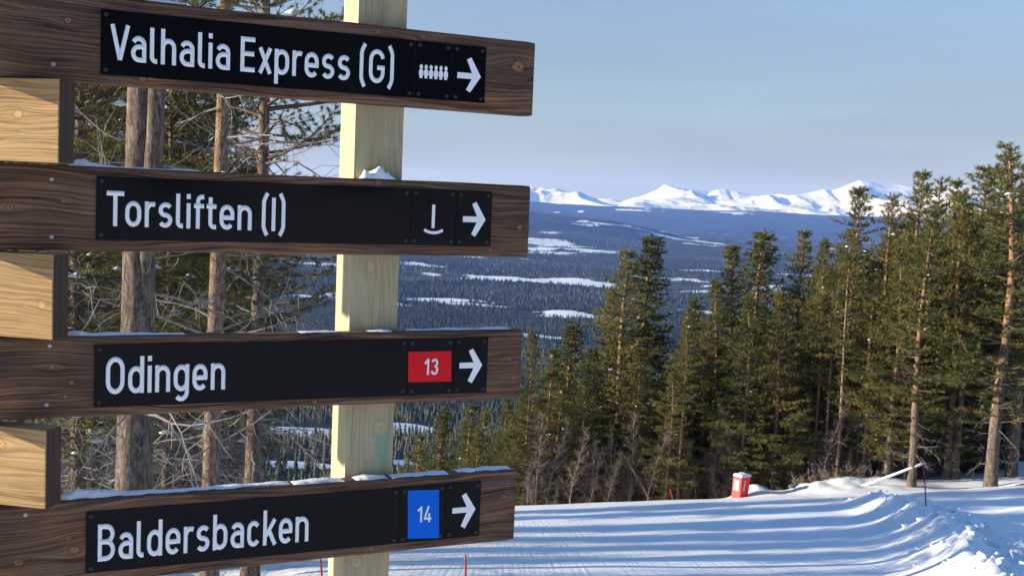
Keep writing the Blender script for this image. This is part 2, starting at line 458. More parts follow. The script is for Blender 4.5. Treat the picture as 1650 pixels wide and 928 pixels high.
# ------------------------------------------------------------------ terrain
VY = [-80, 0, 60, 75, 100, 140, 220, 300, 400, 500, 650, 800, 1100, 1500, 2000, 2600, 3300, 4200, 5500, 7000, 9000, 11500, 13000, 14500, 16000, 18000, 21000]
VZ = [0, 0, -19.0, -24.0, -31.5, -43.0, -65.0, -86.0, -108, -127, -151, -172, -203, -231, -251, -262, -266, -268, -270, -271, -270, -255, -205, -120, -52, -50, -60]
def valley_z(x, y):
    z = np.interp(y, VY, VZ)
    far = sstep(400, 2500, y)
    z = z + fbm(x / 900, y / 900, 4, 31) * 9 * far + fbm(x / 1300 + 4, y / 2500, 4, 37) * 15 * sstep(14000, 16000, y) + fbm(x / 140, y / 140, 3, 5) * 3 * sstep(90, 300, y)
    hill = (1 - sstep(-350, 1650, x + 260 * fbm(x / 900, y / 900, 3, 77))) * np.exp(-((y - 9300) / 1500.0) ** 2)
    return z + 252 * hill

def plane_z(x, y):
    xs = np.where(x > 0, x, -14 * np.tanh(-x / 14.0))
    crs = 0.050 + 0.030 * sstep(14, 46, y)
    slope = 0.2425 * np.where(y < 0, 0.42 * y, y)
    return -1.65 - slope + crs * xs

def base_near(x, y):
    x = np.asarray(x, float); y = np.asarray(y, float)
    z = plane_z(x, y)
    right = sstep(12.5, 17, x)
    z = z - softplus(y - 49.0, 0.8) * 0.24 * (1 - right) + right * softplus(y - 46.0, 2.0) * 0.075 * (1 - sstep(75, 90, y))
    z = z + (0.55 + 0.22 * fbm(x * 0.9, y * 0.9, 3, 3)) * np.exp(-((x - 14.2) / 2.6) ** 2 - ((y - 49.5) / 2.6) ** 2)
    z = z + 0.55 * np.exp(-((x - 11.0) / 0.75) ** 2 - ((y - 49.0) / 0.7) ** 2)
    return z

def near_hit(px, py, fn, y0=3.0, y1=140.0, n=6000, lift=0.0):
    d = ray(px, py)
    ys = np.linspace(y0, y1, n)
    g = fn(d[0] * ys, ys) + lift
    k = np.argmax(d[2] * ys <= g)
    return np.array([d[0] * ys[k], ys[k], g[k]])

BERM = np.array([near_hit(px, py, base_near, lift=0.5) for px, py in
                 ((1352, 783), (1395, 785), (1430, 798), (1455, 808), (1480, 820), (1512, 838), (1545, 866), (1585, 902), (1618, 930))] + [near_hit(1650, 965, base_near, lift=0.5)])[:, :2]

def berm_coords(x, y):
    best = np.full(np.shape(x), 1e9); sd = np.zeros(np.shape(x)); tt = np.zeros(np.shape(x))
    for i in range(len(BERM) - 1):
        a, b = BERM[i], BERM[i + 1]
        ab = b - a; L2 = ab @ ab
        t = np.clip(((x - a[0]) * ab[0] + (y - a[1]) * ab[1]) / L2, 0, 1)
        dx, dy = x - (a[0] + t * ab[0]), y - (a[1] + t * ab[1])
        d = np.hypot(dx, dy)
        s = np.sign(ab[0] * dy - ab[1] * dx)
        m = d < best
        best = np.where(m, d, best); sd = np.where(m, d * s, sd); tt = np.where(m, i + t, tt)
    return sd, tt

def near_z(x, y):
    x = np.asarray(x, float); y = np.asarray(y, float)
    z = base_near(x, y)
    d, t = berm_coords(x, y)                      # d > 0 lies to the right of the ridge (off the piste)
    h = (0.50 + 0.09 * np.sin(t * 5.1 + 1) + 0.06 * np.sin(t * 11.3)) * sstep(0.0, 2.4, t) * (0.75 + 0.25 * sstep(9.0, 6.0, t))
    w = 1.55 + 0.25 * np.sin(t * 7.0) - 0.55 * sstep(5.0, 8.0, t)
    left = np.clip(1 + d / w, 0, 1) ** 2.1
    rightp = 0.45 * np.clip(1 - d / 0.45, 0, 1) + 0.55 * np.clip(1 - d / 2.6, 0, 1) ** 1.4
    prof = np.where(d < 0, left, rightp)
    z = z + h * prof
    rub = sstep(-0.12, 0.15, d) * (1 - sstep(0.9, 2.6, d)) * sstep(0.4, 1.2, t)
    z = z + rub * (np.maximum(0, fbm(x * 3.1, y * 3.1, 3, 11)) * 0.17 + fbm(x * 8, y * 8, 2, 12) * 0.05)
    # groomed piste is almost flat, snow off the piste is lumpy, the forest floor lumpier
    off = sstep(0.6, 3.0, d) * sstep(20, 12, np.abs(x - 20))
    z = z + off * fbm(x / 3.3, y / 3.3, 3, 21) * 0.11
    forest = sstep(-0.16, -0.25, x / np.maximum(y, 4.0)) * sstep(6, 10, y)
    z = z + forest * (fbm(x / 1.6, y / 1.6, 4, 23) * 0.22)
    lip = sstep(43, 47, y) * sstep(52, 48.5, y)
    z = z + fbm(x / 5.0, y / 2.5, 3, 29) * 0.035 * (1 - forest)
    b = sstep(60, 95, y)
    z = z * (1 - b) + valley_z(x, y) * b
    edge = np.maximum(sstep(52, 60, np.abs(x)), sstep(125, 140, y))
    return z - 1.2 * edge

xs = np.concatenate([np.arange(-60, -9, 0.8), np.arange(-9, 28, 0.16), np.arange(28, 60.5, 0.8)])
ys = np.concatenate([np.arange(-60, 11, 0.7), np.arange(11, 61, 0.16), np.arange(61, 141, 1.2)])
def grid_faces(nx, ny):
    i = np.arange(ny - 1)[:, None] * nx + np.arange(nx - 1)[None]
    return np.stack([i, i + 1, i + nx + 1, i + nx], -1).reshape(-1, 4)
gx, gy = np.meshgrid(xs, ys)
gz = near_z(gx, gy)
o = link('snow_slope', np_mesh('snow_slope', np.stack([gx, gy, gz], -1).reshape(-1, 3), [grid_faces(len(xs), len(ys))], M['snow'], True))
tag(o, kind='structure')

def snow_gz(x, y):
    return float(near_z(np.array([x], float), np.array([y], float))[0])

def rubble():
    g = np.random.default_rng(77); acc = Acc()
    ico = bmesh.new(); bmesh.ops.create_icosphere(ico, subdivisions=2, radius=1.0)
    iv = np.array([v.co[:] for v in ico.verts]); it = np.array([[v.index for v in f.verts] for f in ico.faces]); ico.free()
    n = 1700; i = g.integers(0, len(BERM) - 1, n); t = g.random(n)
    a, b = BERM[i], BERM[i + 1]; dd = unit_(b - a); nrm = np.stack([-dd[:, 1], dd[:, 0]], -1)
    off = 0.05 + np.abs(g.normal(0, 0.85, n)) - (g.random(n) < .12) * 0.7
    p = a + (b - a) * t[:, None] + nrm * off[:, None] * np.sign(berm_coords(*(a + nrm * .3).T)[0])[:, None]
    z = near_z(p[:, 0], p[:, 1]); r = 0.014 + 0.055 * g.random(n) ** 3.5
    for k in range(n):
        q3 = g.normal(size=(3, 3)); v = iv * (1 + 0.22 * np.sin(iv @ q3 * 2.2).sum(1, keepdims=True)) * r[k] * np.array([1.25, 1, .75])
        acc.add(v + [p[k, 0], p[k, 1], z[k] + r[k] * .1], t=it)
    tag(link('snow_chunks', acc.mesh('snow_chunks', M['loose_snow'], True)), kind='stuff')
def unit_(v): return v / (np.linalg.norm(v, axis=-1, keepdims=True) + 1e-9)
rubble()

# snowy bogs, lakes and clearings of the valley: (centre x, centre y, half width, half height) as they appear, turned into ground ellipses
PATCH = [(865, 452, 124, 4.2), (960, 458, 60, 2.0), (895, 395, 62, 3.0), (960, 405, 55, 2.2), (868, 402, 30, 3.4), (675, 426, 38, 3.0), (690, 443, 28, 1.6),
         (915, 505, 70, 5.5), (690, 483, 55, 3.4), (655, 493, 24, 3.2), (765, 491, 38, 2.2), (1100, 469, 42, 1.8), (1125, 388, 48, 2.2), (1080, 383, 24, 1.2), (1122, 436, 34, 1.6),
         (875, 540, 34, 4.0), (510, 475, 26, 2.2), (515, 482, 30, 2.4), (432, 475, 26, 2.0), (1010, 465, 60, 2.0), (1130, 502, 40, 3.0), (1240, 465, 30, 5),
         (490, 697, 75, 8), (470, 750, 70, 5), (665, 690, 50, 7), (650, 745, 30, 6), (760, 415, 40, 1.2), (1020, 337, 38, 1.0), (940, 341, 8, 1), (1180, 343, 30, 0.9), (1300, 344, 60, 1.2), (1420, 348, 60, 1.5), (1075, 341, 20, 0.8), (880, 374, 14, 1.2), (897, 342, 12, 1.2)]
def valley_hit(px, py):
    d = ray(px, py)
    yy = np.geomspace(150, 17500, 6000)
    g = valley_z(d[0] * yy, yy)
    hit = d[2] * yy <= g
    k = int(np.argmax(hit)) if hit.any() else len(yy) - 1
    return d[0] * yy[k], yy[k]
ELL = []
for (px, py, hw, hh) in PATCH:
    x0, y0 = valley_hit(px, py)
    _, ya = valley_hit(px, py + hh); _, yb = valley_hit(px, py - hh)
    ELL.append((x0, (ya + yb) / 2, hw * y0 / F, max(abs(yb - ya) / 2, 12)))
def snow_mask(x, y):
    m = np.zeros(np.shape(x))
    wx = x + fbm(x / 160, y / 160, 3, 51) * 60 * sstep(300, 3000, y); wy = y + fbm(x / 240, y / 240, 3, 52) * 0.02 * y
    for (cx, cy, rx, ry) in ELL:
        d = np.sqrt(((wx - cx) / rx) ** 2 + ((wy - cy) / ry) ** 2)
        m = np.maximum(m, np.clip(1.35 - d * 0.85, 0, 1))
    streak = fbm(x / 620 + 9, y / 300, 5, 61)
    m = np.maximum(m, 0.60 * sstep(0.45, 0.9, streak) * sstep(500, 1500, y) * sstep(15500, 9000, y))
    return m

th = np.concatenate([np.linspace(-78, -28, 60)[:-1], np.linspace(-28, 28, 370), np.linspace(28, 78, 60)[1:]])
rr = np.geomspace(85, 21000, 450)
T, Rr = np.meshgrid(np.radians(th), rr)
vx, vy = np.sin(T) * Rr, np.cos(T) * Rr
vz = valley_z(vx, vy)
inside = (np.abs(vx) < 57) & (vy < 136)
vz = np.where(inside, vz - 3.0, vz)
o = link('valley', np_mesh('valley', np.stack([vx, vy, vz], -1).reshape(-1, 3), [grid_faces(len(th), len(rr))], M['valley'], True, {'snow': snow_mask(vx, vy).ravel()}))
tag(o, kind='structure')

# conifers of the valley: nobody could count them
def scatter(n, r0, r1, power, amin, amax, seed):
    g = np.random.default_rng(seed)
    u = g.random(n)
    r = (r0 ** power + u * (r1 ** power - r0 ** power)) ** (1 / power)
    a = np.radians(g.uniform(amin, amax, n))
    x, y = r * np.sin(a), r * np.cos(a)
    keep = snow_mask(x, y) + g.normal(0, 0.07, n) + 0.20 * fbm(x / 60, y / 60, 3, 71) < 0.46
    return x[keep], y[keep], g

def conifers(name, n, r0, r1, power, amin, amax, seed, tiers, sides, h0, h1, wr):
    x, y, g = scatter(n, r0, r1, power, amin, amax, seed)
    n = len(x); z = valley_z(x, y) - 0.3
    H = g.uniform(h0, h1, n) * (0.75 + 0.25 * g.random(n)); W = H * wr * g.uniform(0.75, 1.25, n)
    H *= 1 - 0.5 * sstep(0.1, 0.7, fbm(x / 420 + 5, y / 420, 3, 83)); W *= 1 - 0.3 * sstep(0.1, 0.7, fbm(x / 420 + 5, y / 420, 3, 83))
    tint = np.clip(0.5 + 0.22 * g.normal(size=n) + 0.5 * fbm(x / 350, y / 350, 3, 81), 0, 1)
    V, T3, A = [], [], []
    off = 0
    for k in range(tiers):
        b0, t0 = k / tiers * 0.9, min(1.0, k / tiers * 0.9 + 1.25 / tiers) if tiers > 1 else 1.0
        wk = W * (1 - b0) ** 0.85
        ph = g.random(n) * 6.28
        ang = ph[:, None] + np.arange(sides)[None] * 2 * np.pi / sides
        rk = wk[:, None] * g.uniform(0.6, 1.2, (n, sides))
        ring = np.stack([x[:, None] + rk * np.cos(ang), y[:, None] + rk * np.sin(ang), z[:, None] + H[:, None] * (b0 + g.uniform(-0.03, 0.03, (n, sides)) + (0.06 if k == 0 else 0))], -1)
        apex = np.stack([x + g.normal(0, 0.03, n) * W, y, z + H * t0], -1)[:, None]
        V.append(np.concatenate([ring, apex], 1).reshape(-1, 3))
        base = off + np.arange(n)[:, None] * (sides + 1)
        j = np.arange(sides)[None]
        T3.append(np.stack([base + j, base + (j + 1) % sides, base + sides + 0 * j], -1).reshape(-1, 3))
        A.append(np.repeat(tint, sides + 1)); off += n * (sides + 1)
    me = np_mesh(name, np.vstack(V), [np.vstack(T3)], M['far_trees'], False, {'tint': np.concatenate(A)})
    o = link(name, me)
    return tag(o, kind='stuff')
conifers('hillside_forest', 6500, 115, 950, 1.7, -27, 27, 1, 5, 5, 7, 13, 0.20)
conifers('valley_forest', 42000, 900, 2700, 1.6, -27, 27, 2, 2, 4, 8, 14, 0.20)
conifers('far_forest', 125000, 2600, 9500, 1.35, -27, 27, 3, 1, 3, 9, 16, 0.30)

# snow mountains beyond the plateau
def massif(name, crest, D, depth_f, depth_b, amp, seed, base_z=-70.0, nx=260, ny=150):
    pts = np.array([ray(px, py) * D for px, py in crest])
    x = np.linspace(pts[0, 0], pts[-1, 0], nx); y = np.linspace(D - depth_f, D + depth_b, ny)
    X, Y = np.meshgrid(x, y)
    zc = np.interp(X + 120 * fbm(X / 1500, Y / 1500, 2, seed + 9) * np.clip(np.abs(Y - D) / 800, 0, 1), pts[:, 0], pts[:, 2])
    u = np.where(Y < D, (D - Y) / depth_f, (Y - D) / depth_b)
    tent = (1 - u) ** 1.35
    rg = ridged(X / 1700 + 0.30 * Y / 1700, Y / 2600, 7, seed) - 0.55
    Z = base_z + (zc - base_z) * tent + 2.2 * amp * rg * np.clip(u * 3.0, 0.05, 1) * (1 - u) ** 0.6 * 2.2 * np.clip((zc - base_z) / 250, 0.1, 1.2)
    Z = np.where(u > 0.999, base_z - 60, Z)
    o = link(name, np_mesh(name, np.stack([X, Y, Z], -1).reshape(-1, 3), [grid_faces(nx, ny)], M['mountain'], True))
    return tag(o, kind='structure')
massif('mountains', [(560, 333), (700, 312), (780, 306), (830, 302), (850, 302.5), (858, 303), (866, 305.5), (876, 303.5), (886, 305), (901, 304), (915, 309), (930, 314), (948, 319), (970, 325), (990, 331), (1010, 337)], 23000, 3600, 2500, 120, 101)
massif('mountains', [(900, 330), (945, 323), (966, 319), (982, 321), (1000, 324), (1030, 334)], 27500, 3000, 2000, 90, 102, -70, 100, 90)
massif('mountains', [(955, 337), (985, 330), (1005, 324), (1025, 318.5), (1040, 313.5), (1055, 307.5), (1064, 302), (1070, 297.5), (1077, 299), (1090, 303), (1105, 303), (1122, 305), (1140, 308), (1160, 309), (1185, 308), (1205, 312), (1225, 315), (1245, 321), (1275, 332), (1300, 341)], 25500, 3600, 2400, 120, 103, -70, 320, 160)
massif('mountains', [(1130, 331), (1138, 315), (1146, 308), (1157, 304.5), (1168, 304), (1174, 307), (1179, 315), (1190, 331)], 24300, 1500, 900, 20, 104, -70, 100, 90)
massif('mountains', [(930, 339), (985, 335), (1000, 329), (1012, 324), (1030, 321.5), (1050, 323), (1075, 320), (1095, 317.5), (1110, 319), (1130, 318), (1150, 323), (1180, 321), (1210, 320), (1240, 325), (1280, 333), (1330, 341)], 21500, 2800, 1600, 130, 105, -70, 320, 120)
massif('mountains', [(1150, 342), (1195, 331), (1225, 325), (1250, 318.5), (1275, 314.5), (1300, 311), (1318, 307), (1328, 304.5), (1338, 307.5), (1352, 304), (1366, 298), (1385, 291), (1396, 292), (1412, 293.5), (1440, 296), (1456, 297), (1480, 302), (1510, 306), (1540, 299), (1565, 297), (1600, 303), (1650, 312), (1720, 325), (1800, 340)], 24800, 4000, 2500, 140, 106, -70, 420, 160)

def haze_box():
    m, nt, N, L, b = new_mat('haze')
    N.remove(b)
    v = N.new('ShaderNodeVolumePrincipled')
    v.inputs['Color'].default_value = (0.15, 0.31, 1.0, 1)
    v.inputs['Absorption Color'].default_value = (1, 1, 1, 1)
    v.inputs['Density'].default_value = 4.2e-5
    v.inputs['Anisotropy'].default_value = 0.0
    L.new(v.outputs[0], N['Material Output'].inputs['Volume'])
    bm = bmesh.new()
    bmesh.ops.create_cube(bm, size=1)
    for w in bm.verts:
        w.co = Vector((-24000 if w.co.x < 0 else 24000, -400 if w.co.y < 0 else 30500, -340 if w.co.z < 0 else 620))
    o = link('haze', bm_mesh('haze', bm, m))
    tag(o, kind='stuff')
HAZE = True
if HAZE:
    haze_box()

# ------------------------------------------------------------------ signpost
TH, DD = math.radians(25.24), 3.0076
E1 = np.array([math.cos(TH), math.sin(TH), 0.]); NIN = np.array([-math.sin(TH), math.cos(TH), 0.])   # along the boards, and away from the viewer
def on_board(px, py, depth=0.0):
    """pixel to (along, height) on the plane `depth` behind the board faces"""
    d = ray(px, py); o0 = np.array([0, DD, 0]) + NIN * depth
    t = (o0 @ NIN) / (d @ NIN)
    p = d * t - np.array([0, DD, 0])
    return p @ E1, p[2]

POST_T = 0.125
ps, _ = on_board(572, 200, 0.05); ps2, _ = on_board(651, 200, 0.05)
POST_T = ps2 - ps
post_s = (ps + ps2) / 2
base_xy = np.array([0, DD, 0]) + E1 * post_s + NIN * (0.05 + POST_T / 2)
base_z = snow_gz(base_xy[0], base_xy[1])
SIGN = empty('signpost', (base_xy[0], base_xy[1], base_z), TH,
             'wooden ski run signpost with four dark arrow boards on a pale square post', 'signpost')
def loc(s, depth, z):
    """board coordinates to the signpost's own frame"""
    return (s - post_s, depth - (0.05 + POST_T / 2), z - base_z)
def child(name, me, parent, c):
    """a part (or sub-part) whose origin sits at board coordinates c = (along, depth, height)"""
    o = bpy.data.objects.new(name, me)
    COL.objects.link(o)
    o.parent = parent
    q = Vector(loc(*c))
    o.location = q - (parent.location if parent is not SIGN else Vector((0, 0, 0)))
    return o

top_z, bot_z = 1.25, base_z - 0.5
pz = (top_z + bot_z) / 2
_, k1z = on_board(597, 430, 0.05); _, k2z = on_board(613, 690, 0.05); k1s, _ = on_board(597, 430, 0.05); k2s, _ = on_board(613, 690, 0.05); k3s, k3z = on_board(575, 905, 0.05)
M['post'] = wood('pale_treated_pine', (0.32, 0.25, 0.14), (0.44, 0.36, 0.21), (0.53, 0.45, 0.29),
                 [(k1z - pz, k1s - post_s, 0.014), (k2z - pz, k2s - post_s, 0.022), (k3z - pz, k3s - post_s, 0.017)], 'Z', 46.0, 0.3, 3.3, 1.0, (k2z - pz - 0.05, k2s - post_s + 0.005, 0.028, (0.20, 0.34, 0.26)), 0.25)
child('post', bm_mesh('post', box_bm(POST_T, POST_T, top_z - bot_z, 0.005), M['post']), SIGN, (post_s, 0.05 + POST_T / 2, pz))
M['post2'] = wood('pale_treated_pine_corner', (0.32, 0.25, 0.14), (0.44, 0.36, 0.21), (0.53, 0.45, 0.29), [], 'Z', 42.0, 0.25, 9.3, 0.8)
child('post', bm_mesh('corner_post', box_bm(POST_T, POST_T, top_z - bot_z, 0.005), M['post2']), SIGN, (-1.307, 0.05 + POST_T / 2, pz))

# DIN-like stroke letters, cap height 1
TT = 0.135; HH = TT / 2; XH = 0.735
def arc(cx, cy, rx, ry, a0, a1, n=9):
    a = np.radians(np.linspace(a0, a1, n))
    return [(cx + rx * math.cos(t), cy + ry * math.sin(t)) for t in a]
def stadium(x0, x1, y0, y1, r=None):
    """closed rounded loop through the stroke centre"""
    rx = (x1 - x0) / 2; ry = min(rx * 1.15, (y1 - y0) / 2) if r is None else r
    cx = (x0 + x1) / 2
    return arc(cx, y1 - ry, rx, ry, 0, 180, 13) + arc(cx, y0 + ry, rx, ry, 180, 360, 13)
def glyph(ch):
    S = []   # list of (points, closed)
    if ch == 'V': w = 0.62; S = [([(HH * .95, 1), (w / 2, 0.02)], 0), ([(w - HH * .95, 1), (w / 2, 0.02)], 0)]
    elif ch == 'E': w = 0.50; S = [([(HH, 0), (HH, 1)], 0), ([(HH, 1 - HH), (w, 1 - HH)], 0), ([(HH, .52), (w - .03, .52)], 0), ([(HH, HH), (w, HH)], 0)]
    elif ch == 'T': w = 0.56; S = [([(w / 2, 0), (w / 2, 1)], 0), ([(0, 1 - HH), (w, 1 - HH)], 0)]
    elif ch == 'I': w = TT; S = [([(HH, 0), (HH, 1)], 0)]
    elif ch == 'O': w = 0.60; S = [(stadium(HH, w - HH, HH, 1 - HH), 1)]
    elif ch == 'G':
        w = 0.60; rx = (w - TT) / 2; ry = rx * 1.1; cx = w / 2
        S = [(arc(cx, 1 - HH - ry, rx, ry, 12, 180, 12) + arc(cx, HH + ry, rx, ry, 180, 360, 14) + [(w - HH, .46)], 0), ([(w * .52, .46), (w, .46)], 0)]
    elif ch == 'B':
        w = 0.57; r1 = (0.52 - HH) / 2 ; r2 = (1 - HH - .52) / 2
        S = [([(HH, 0), (HH, 1)], 0), ([(HH, 1 - HH), (w - HH - r2 - .02, 1 - HH)] + arc(w - HH - r2 - .02, .52 + r2, r2, r2, 90, -90, 9)[1:] + [(HH, .52)], 0),
             ([(HH, .52), (w - HH - r1, .52)] + arc(w - HH - r1, HH + r1, r1, r1, 90, -90, 9)[1:] + [(HH, HH)], 0)]
    elif ch in 'abdgpq':
        w = 0.52
        if ch == 'a':
            w = 0.49; rx = (w - TT) / 2; ry = rx; yb = .435; rb = (yb - HH) / 2
            S = [([(w - HH, 0), (w - HH, XH - HH - ry)] + arc(w / 2, XH - HH - ry, rx, ry, 0, 158, 9), 0),
                 ([(w - HH, yb), (HH + rb, yb)] + arc(HH + rb, HH + rb, rb, rb, 90, 270, 9)[1:] + [(w - HH, HH)], 0)]
        elif ch == 'd': S = [(stadium(HH, w - HH, HH, XH - HH), 1), ([(w - HH, 0), (w - HH, 1)], 0)]
        elif ch == 'b': S = [(stadium(HH, w - HH, HH, XH - HH), 1), ([(HH, 0), (HH, 1)], 0)]
        elif ch == 'p': S = [(stadium(HH, w - HH, HH, XH - HH), 1), ([(HH, -.27), (HH, XH)], 0)]
        elif ch == 'g':
            rx = (w - TT) / 2
            S = [(stadium(HH, w - HH, HH, XH - HH), 1), ([(w - HH, XH), (w - HH, -.02)] + arc(w / 2, -.02, rx, .19, 0, -140, 9), 0)]
    elif ch == 'o': w = .52; S = [(stadium(HH, w - HH, HH, XH - HH), 1)]
    elif ch == 'c': w = .47; rx = (w - TT) / 2; ry = rx * 1.1; S = [(arc(w / 2, XH - HH - ry, rx, ry, 28, 180, 10) + arc(w / 2, HH + ry, rx, ry, 180, 332, 10), 0)]
    elif ch == 'e':
        w = .51; rx = (w - TT) / 2; ry = rx * 1.1
        S = [([(HH, .355), (w - HH, .355), ] + arc(w / 2, XH - HH - ry, rx, ry, 0, 180, 12) + arc(w / 2, HH + ry, rx, ry, 180, 325, 10), 0)]
        S = [([(HH, .355), (w - HH * .2, .355)], 0), ([(w - HH, .30), (w - HH, XH - HH - ry)] + arc(w / 2, XH - HH - ry, rx, ry, 0, 180, 12)[1:] + arc(w / 2, HH + ry, rx, ry, 180, 322, 10), 0)]
    elif ch == 'f': w = .34; r = .13; S = [([(HH + .07, 0), (HH + .07, 1 - HH - r)] + arc(HH + .07 + r, 1 - HH - r, r, r, 180, 90, 6)[1:] + [(w, 1 - HH)], 0), ([(0, XH - HH), (w, XH - HH)], 0)]
    elif ch == 't': w = .34; r = .13; S = [([(HH + .07, .93), (HH + .07, HH + r)] + arc(HH + .07 + r, HH + r, r, r, 180, 270, 6)[1:] + [(w, HH)], 0), ([(0, XH - HH), (w, XH - HH)], 0)]
    elif ch == 'l': w = .24; r = .12; S = [([(HH, 1), (HH, HH + r)] + arc(HH + r, HH + r, r, r, 180, 270, 6)[1:] + [(w, HH)], 0)]
    elif ch == 'i': w = TT; S = [([(HH, 0), (HH, XH)], 0), ([(HH, .855), (HH, 1)], 0)]
    elif ch in 'nh':
        w = .50; rx = (w - TT) / 2; ry = rx
        S = [([(HH, 0), (HH, 1 if ch == 'h' else XH)], 0), ([(w - HH, 0), (w - HH, XH - HH - ry)] + arc(w / 2, XH - HH - ry, rx, ry, 0, 170, 11)[1:], 0)]
    elif ch == 'r': w = .36; rx = .17; S = [([(HH, 0), (HH, XH)], 0), (arc(HH + rx + .01, XH - HH - rx, rx, rx, 180, 58, 8), 0)]
    elif ch == 's':
        w = .47; ry = (XH - TT) / 4; rx = (w - TT) / 2; cx = w / 2
        S = [(arc(cx + .01, XH - HH - ry, rx, ry, 30, 180, 9) + arc(cx, XH - HH - ry, rx, ry, 180, 270, 5)[1:] + arc(cx, HH + ry, rx, ry, 90, 0, 5)[1:] + arc(cx - .01, HH + ry, rx, ry, 0, -150, 9)[1:], 0)]
    elif ch == 'x': w = .49; S = [([(HH, 0), (w - HH, XH)], 0), ([(HH, XH), (w - HH, 0)], 0)]
    elif ch == 'k': w = .50; S = [([(HH, 0), (HH, 1)], 0), ([(w - HH * 1.1, XH), (HH + .04, .27)], 0), ([(.22, .42), (w - HH * .8, 0)], 0)]
    elif ch == '(': w = .24; S = [([(w - HH * .7, 1.13), (HH + .03, .96), (HH, .86), (HH, .14), (HH + .03, .04), (w - HH * .7, -.13)], 0)]
    elif ch == ')': w = .24; S = [([(HH * .7, 1.13), (w - HH - .03, .96), (w - HH, .86), (w - HH, .14), (w - HH - .03, .04), (HH * .7, -.13)], 0)]
    elif ch == '1': w = .36; S = [([(w - HH, 0), (w - HH, 1)], 0), ([(w - HH, .93), (.03, .70)], 0)]
    elif ch == '3':
        w = .54; r2 = (1 - HH - .53) / 2; r1 = (.53 - HH) / 2; cx = w / 2
        S = [(arc(cx, .53 + r2, w / 2 - HH - .02, r2, 165, -90, 14), 0), (arc(cx, HH + r1, w / 2 - HH, r1, 90, -165, 14), 0)]
    elif ch == '4': w = .56; S = [([(.34, 1), (HH, .25)], 0), ([(0, .22), (w, .22)], 0), ([(w - .16, 0), (w - .16, .56)], 0)]
    else: w = .26
    return S, w
def ribbon(pts, closed, half):
    P = np.array(pts, float)
    keep = [0] + [i for i in range(1, len(P)) if np.hypot(*(P[i] - P[i - 1])) > 1e-4]
    P = P[keep]
    if closed and np.hypot(*(P[0] - P[-1])) < 1e-4: P = P[:-1]
    n = len(P)
    L, Rr_ = [], []
    for i in range(n):
        a = P[i] - P[i - 1] if (i > 0 or closed) else P[1] - P[0]
        b = P[(i + 1) % n] - P[i] if (i < n - 1 or closed) else P[-1] - P[-2]
        a = a / np.hypot(*a); b = b / np.hypot(*b)
        na, nb = np.array([-a[1], a[0]]), np.array([-b[1], b[0]])
        m = na + nb; m /= np.hypot(*m)
        k = min(1.6, 1 / max(0.5, m @ na))
        L.append(P[i] + m * half * k); Rr_.append(P[i] - m * half * k)
    return np.array(L), np.array(Rr_)
def glyph_width(txt, gap):
    x = 0; pos = []
    for i, c in enumerate(txt):
        S, w = glyph(c)
        if c == ' ': x += .24; pos.append(x); continue
        pos.append(x); x += w + gap
        if c in 'VT' and i + 1 < len(txt): x -= .075
        if c in 'rfkx' : x -= .03
    return pos, x - gap
def lettering(name, txt, x0, x1, zb0, zb1, hgt0, hgt1, mat, parent, depth, gap=.115, half=HH):
    """letters run from board coordinate x0 to x1, standing on the line zb0..zb1"""
    pos, W = glyph_width(txt, gap)
    sx = (x1 - x0) / W
    acc = Acc(); lift = 0
    for c, p in zip(txt, pos):
        S, w = glyph(c)
        for k, (pts, closed) in enumerate(S):
            Lp, Rp = ribbon(pts, closed, half)
            def tr(q):
                s = x0 + (q[:, 0] + p) * sx; u = (s - x0) / (x1 - x0)
                return np.stack([s, np.zeros(len(q)), (zb0 + (zb1 - zb0) * u) + q[:, 1] * (hgt0 + (hgt1 - hgt0) * u)], -1)
            A, B = tr(Lp), tr(Rp); n = len(A)
            y = -0.0004 - 0.00012 * k
            A[:, 1] = B[:, 1] = y
            A2, B2 = A.copy(), B.copy(); A2[:, 1] = B2[:, 1] = 0.0
            V = np.vstack([A, B, A2, B2])
            m = n if closed else n - 1
            i = np.arange(m); j = (i + 1) % n
            q = np.vstack([np.stack([i, n + i, n + j, j], -1), np.stack([i, j, 2 * n + j, 2 * n + i], -1), np.stack([n + j, n + i, 3 * n + i, 3 * n + j], -1)])
            acc.add(V, q=q)
    V = np.vstack(acc.v); c0 = np.array([x0, 0, zb0])
    me = np_mesh(name, V - c0, [np.vstack(acc.q)], mat)
    return child(name, me, parent, (x0, depth, zb0))
def flat_poly(name, polys, mat, parent, depth):
    """thin vinyl cut-outs: list of closed outlines in board coordinates"""
    bm = bmesh.new()
    c0 = np.mean(np.vstack([np.array(p) for p in polys]), 0)
    for k, p in enumerate(polys):
        y = -0.0004 - 0.0001 * (k % 2)
        f = [bm.verts.new((q[0] - c0[0], y, q[1] - c0[1])) for q in p]
        bk = [bm.verts.new((q[0] - c0[0], 0, q[1] - c0[1])) for q in p]
        bm.faces.new(f); n = len(p)
        for i in range(n): bm.faces.new((f[i], bk[i], bk[(i + 1) % n], f[(i + 1) % n]))
    bmesh.ops.recalc_face_normals(bm, faces=bm.faces)
    return child(name, bm_mesh(name, bm, mat), parent, (c0[0], depth, c0[1]))

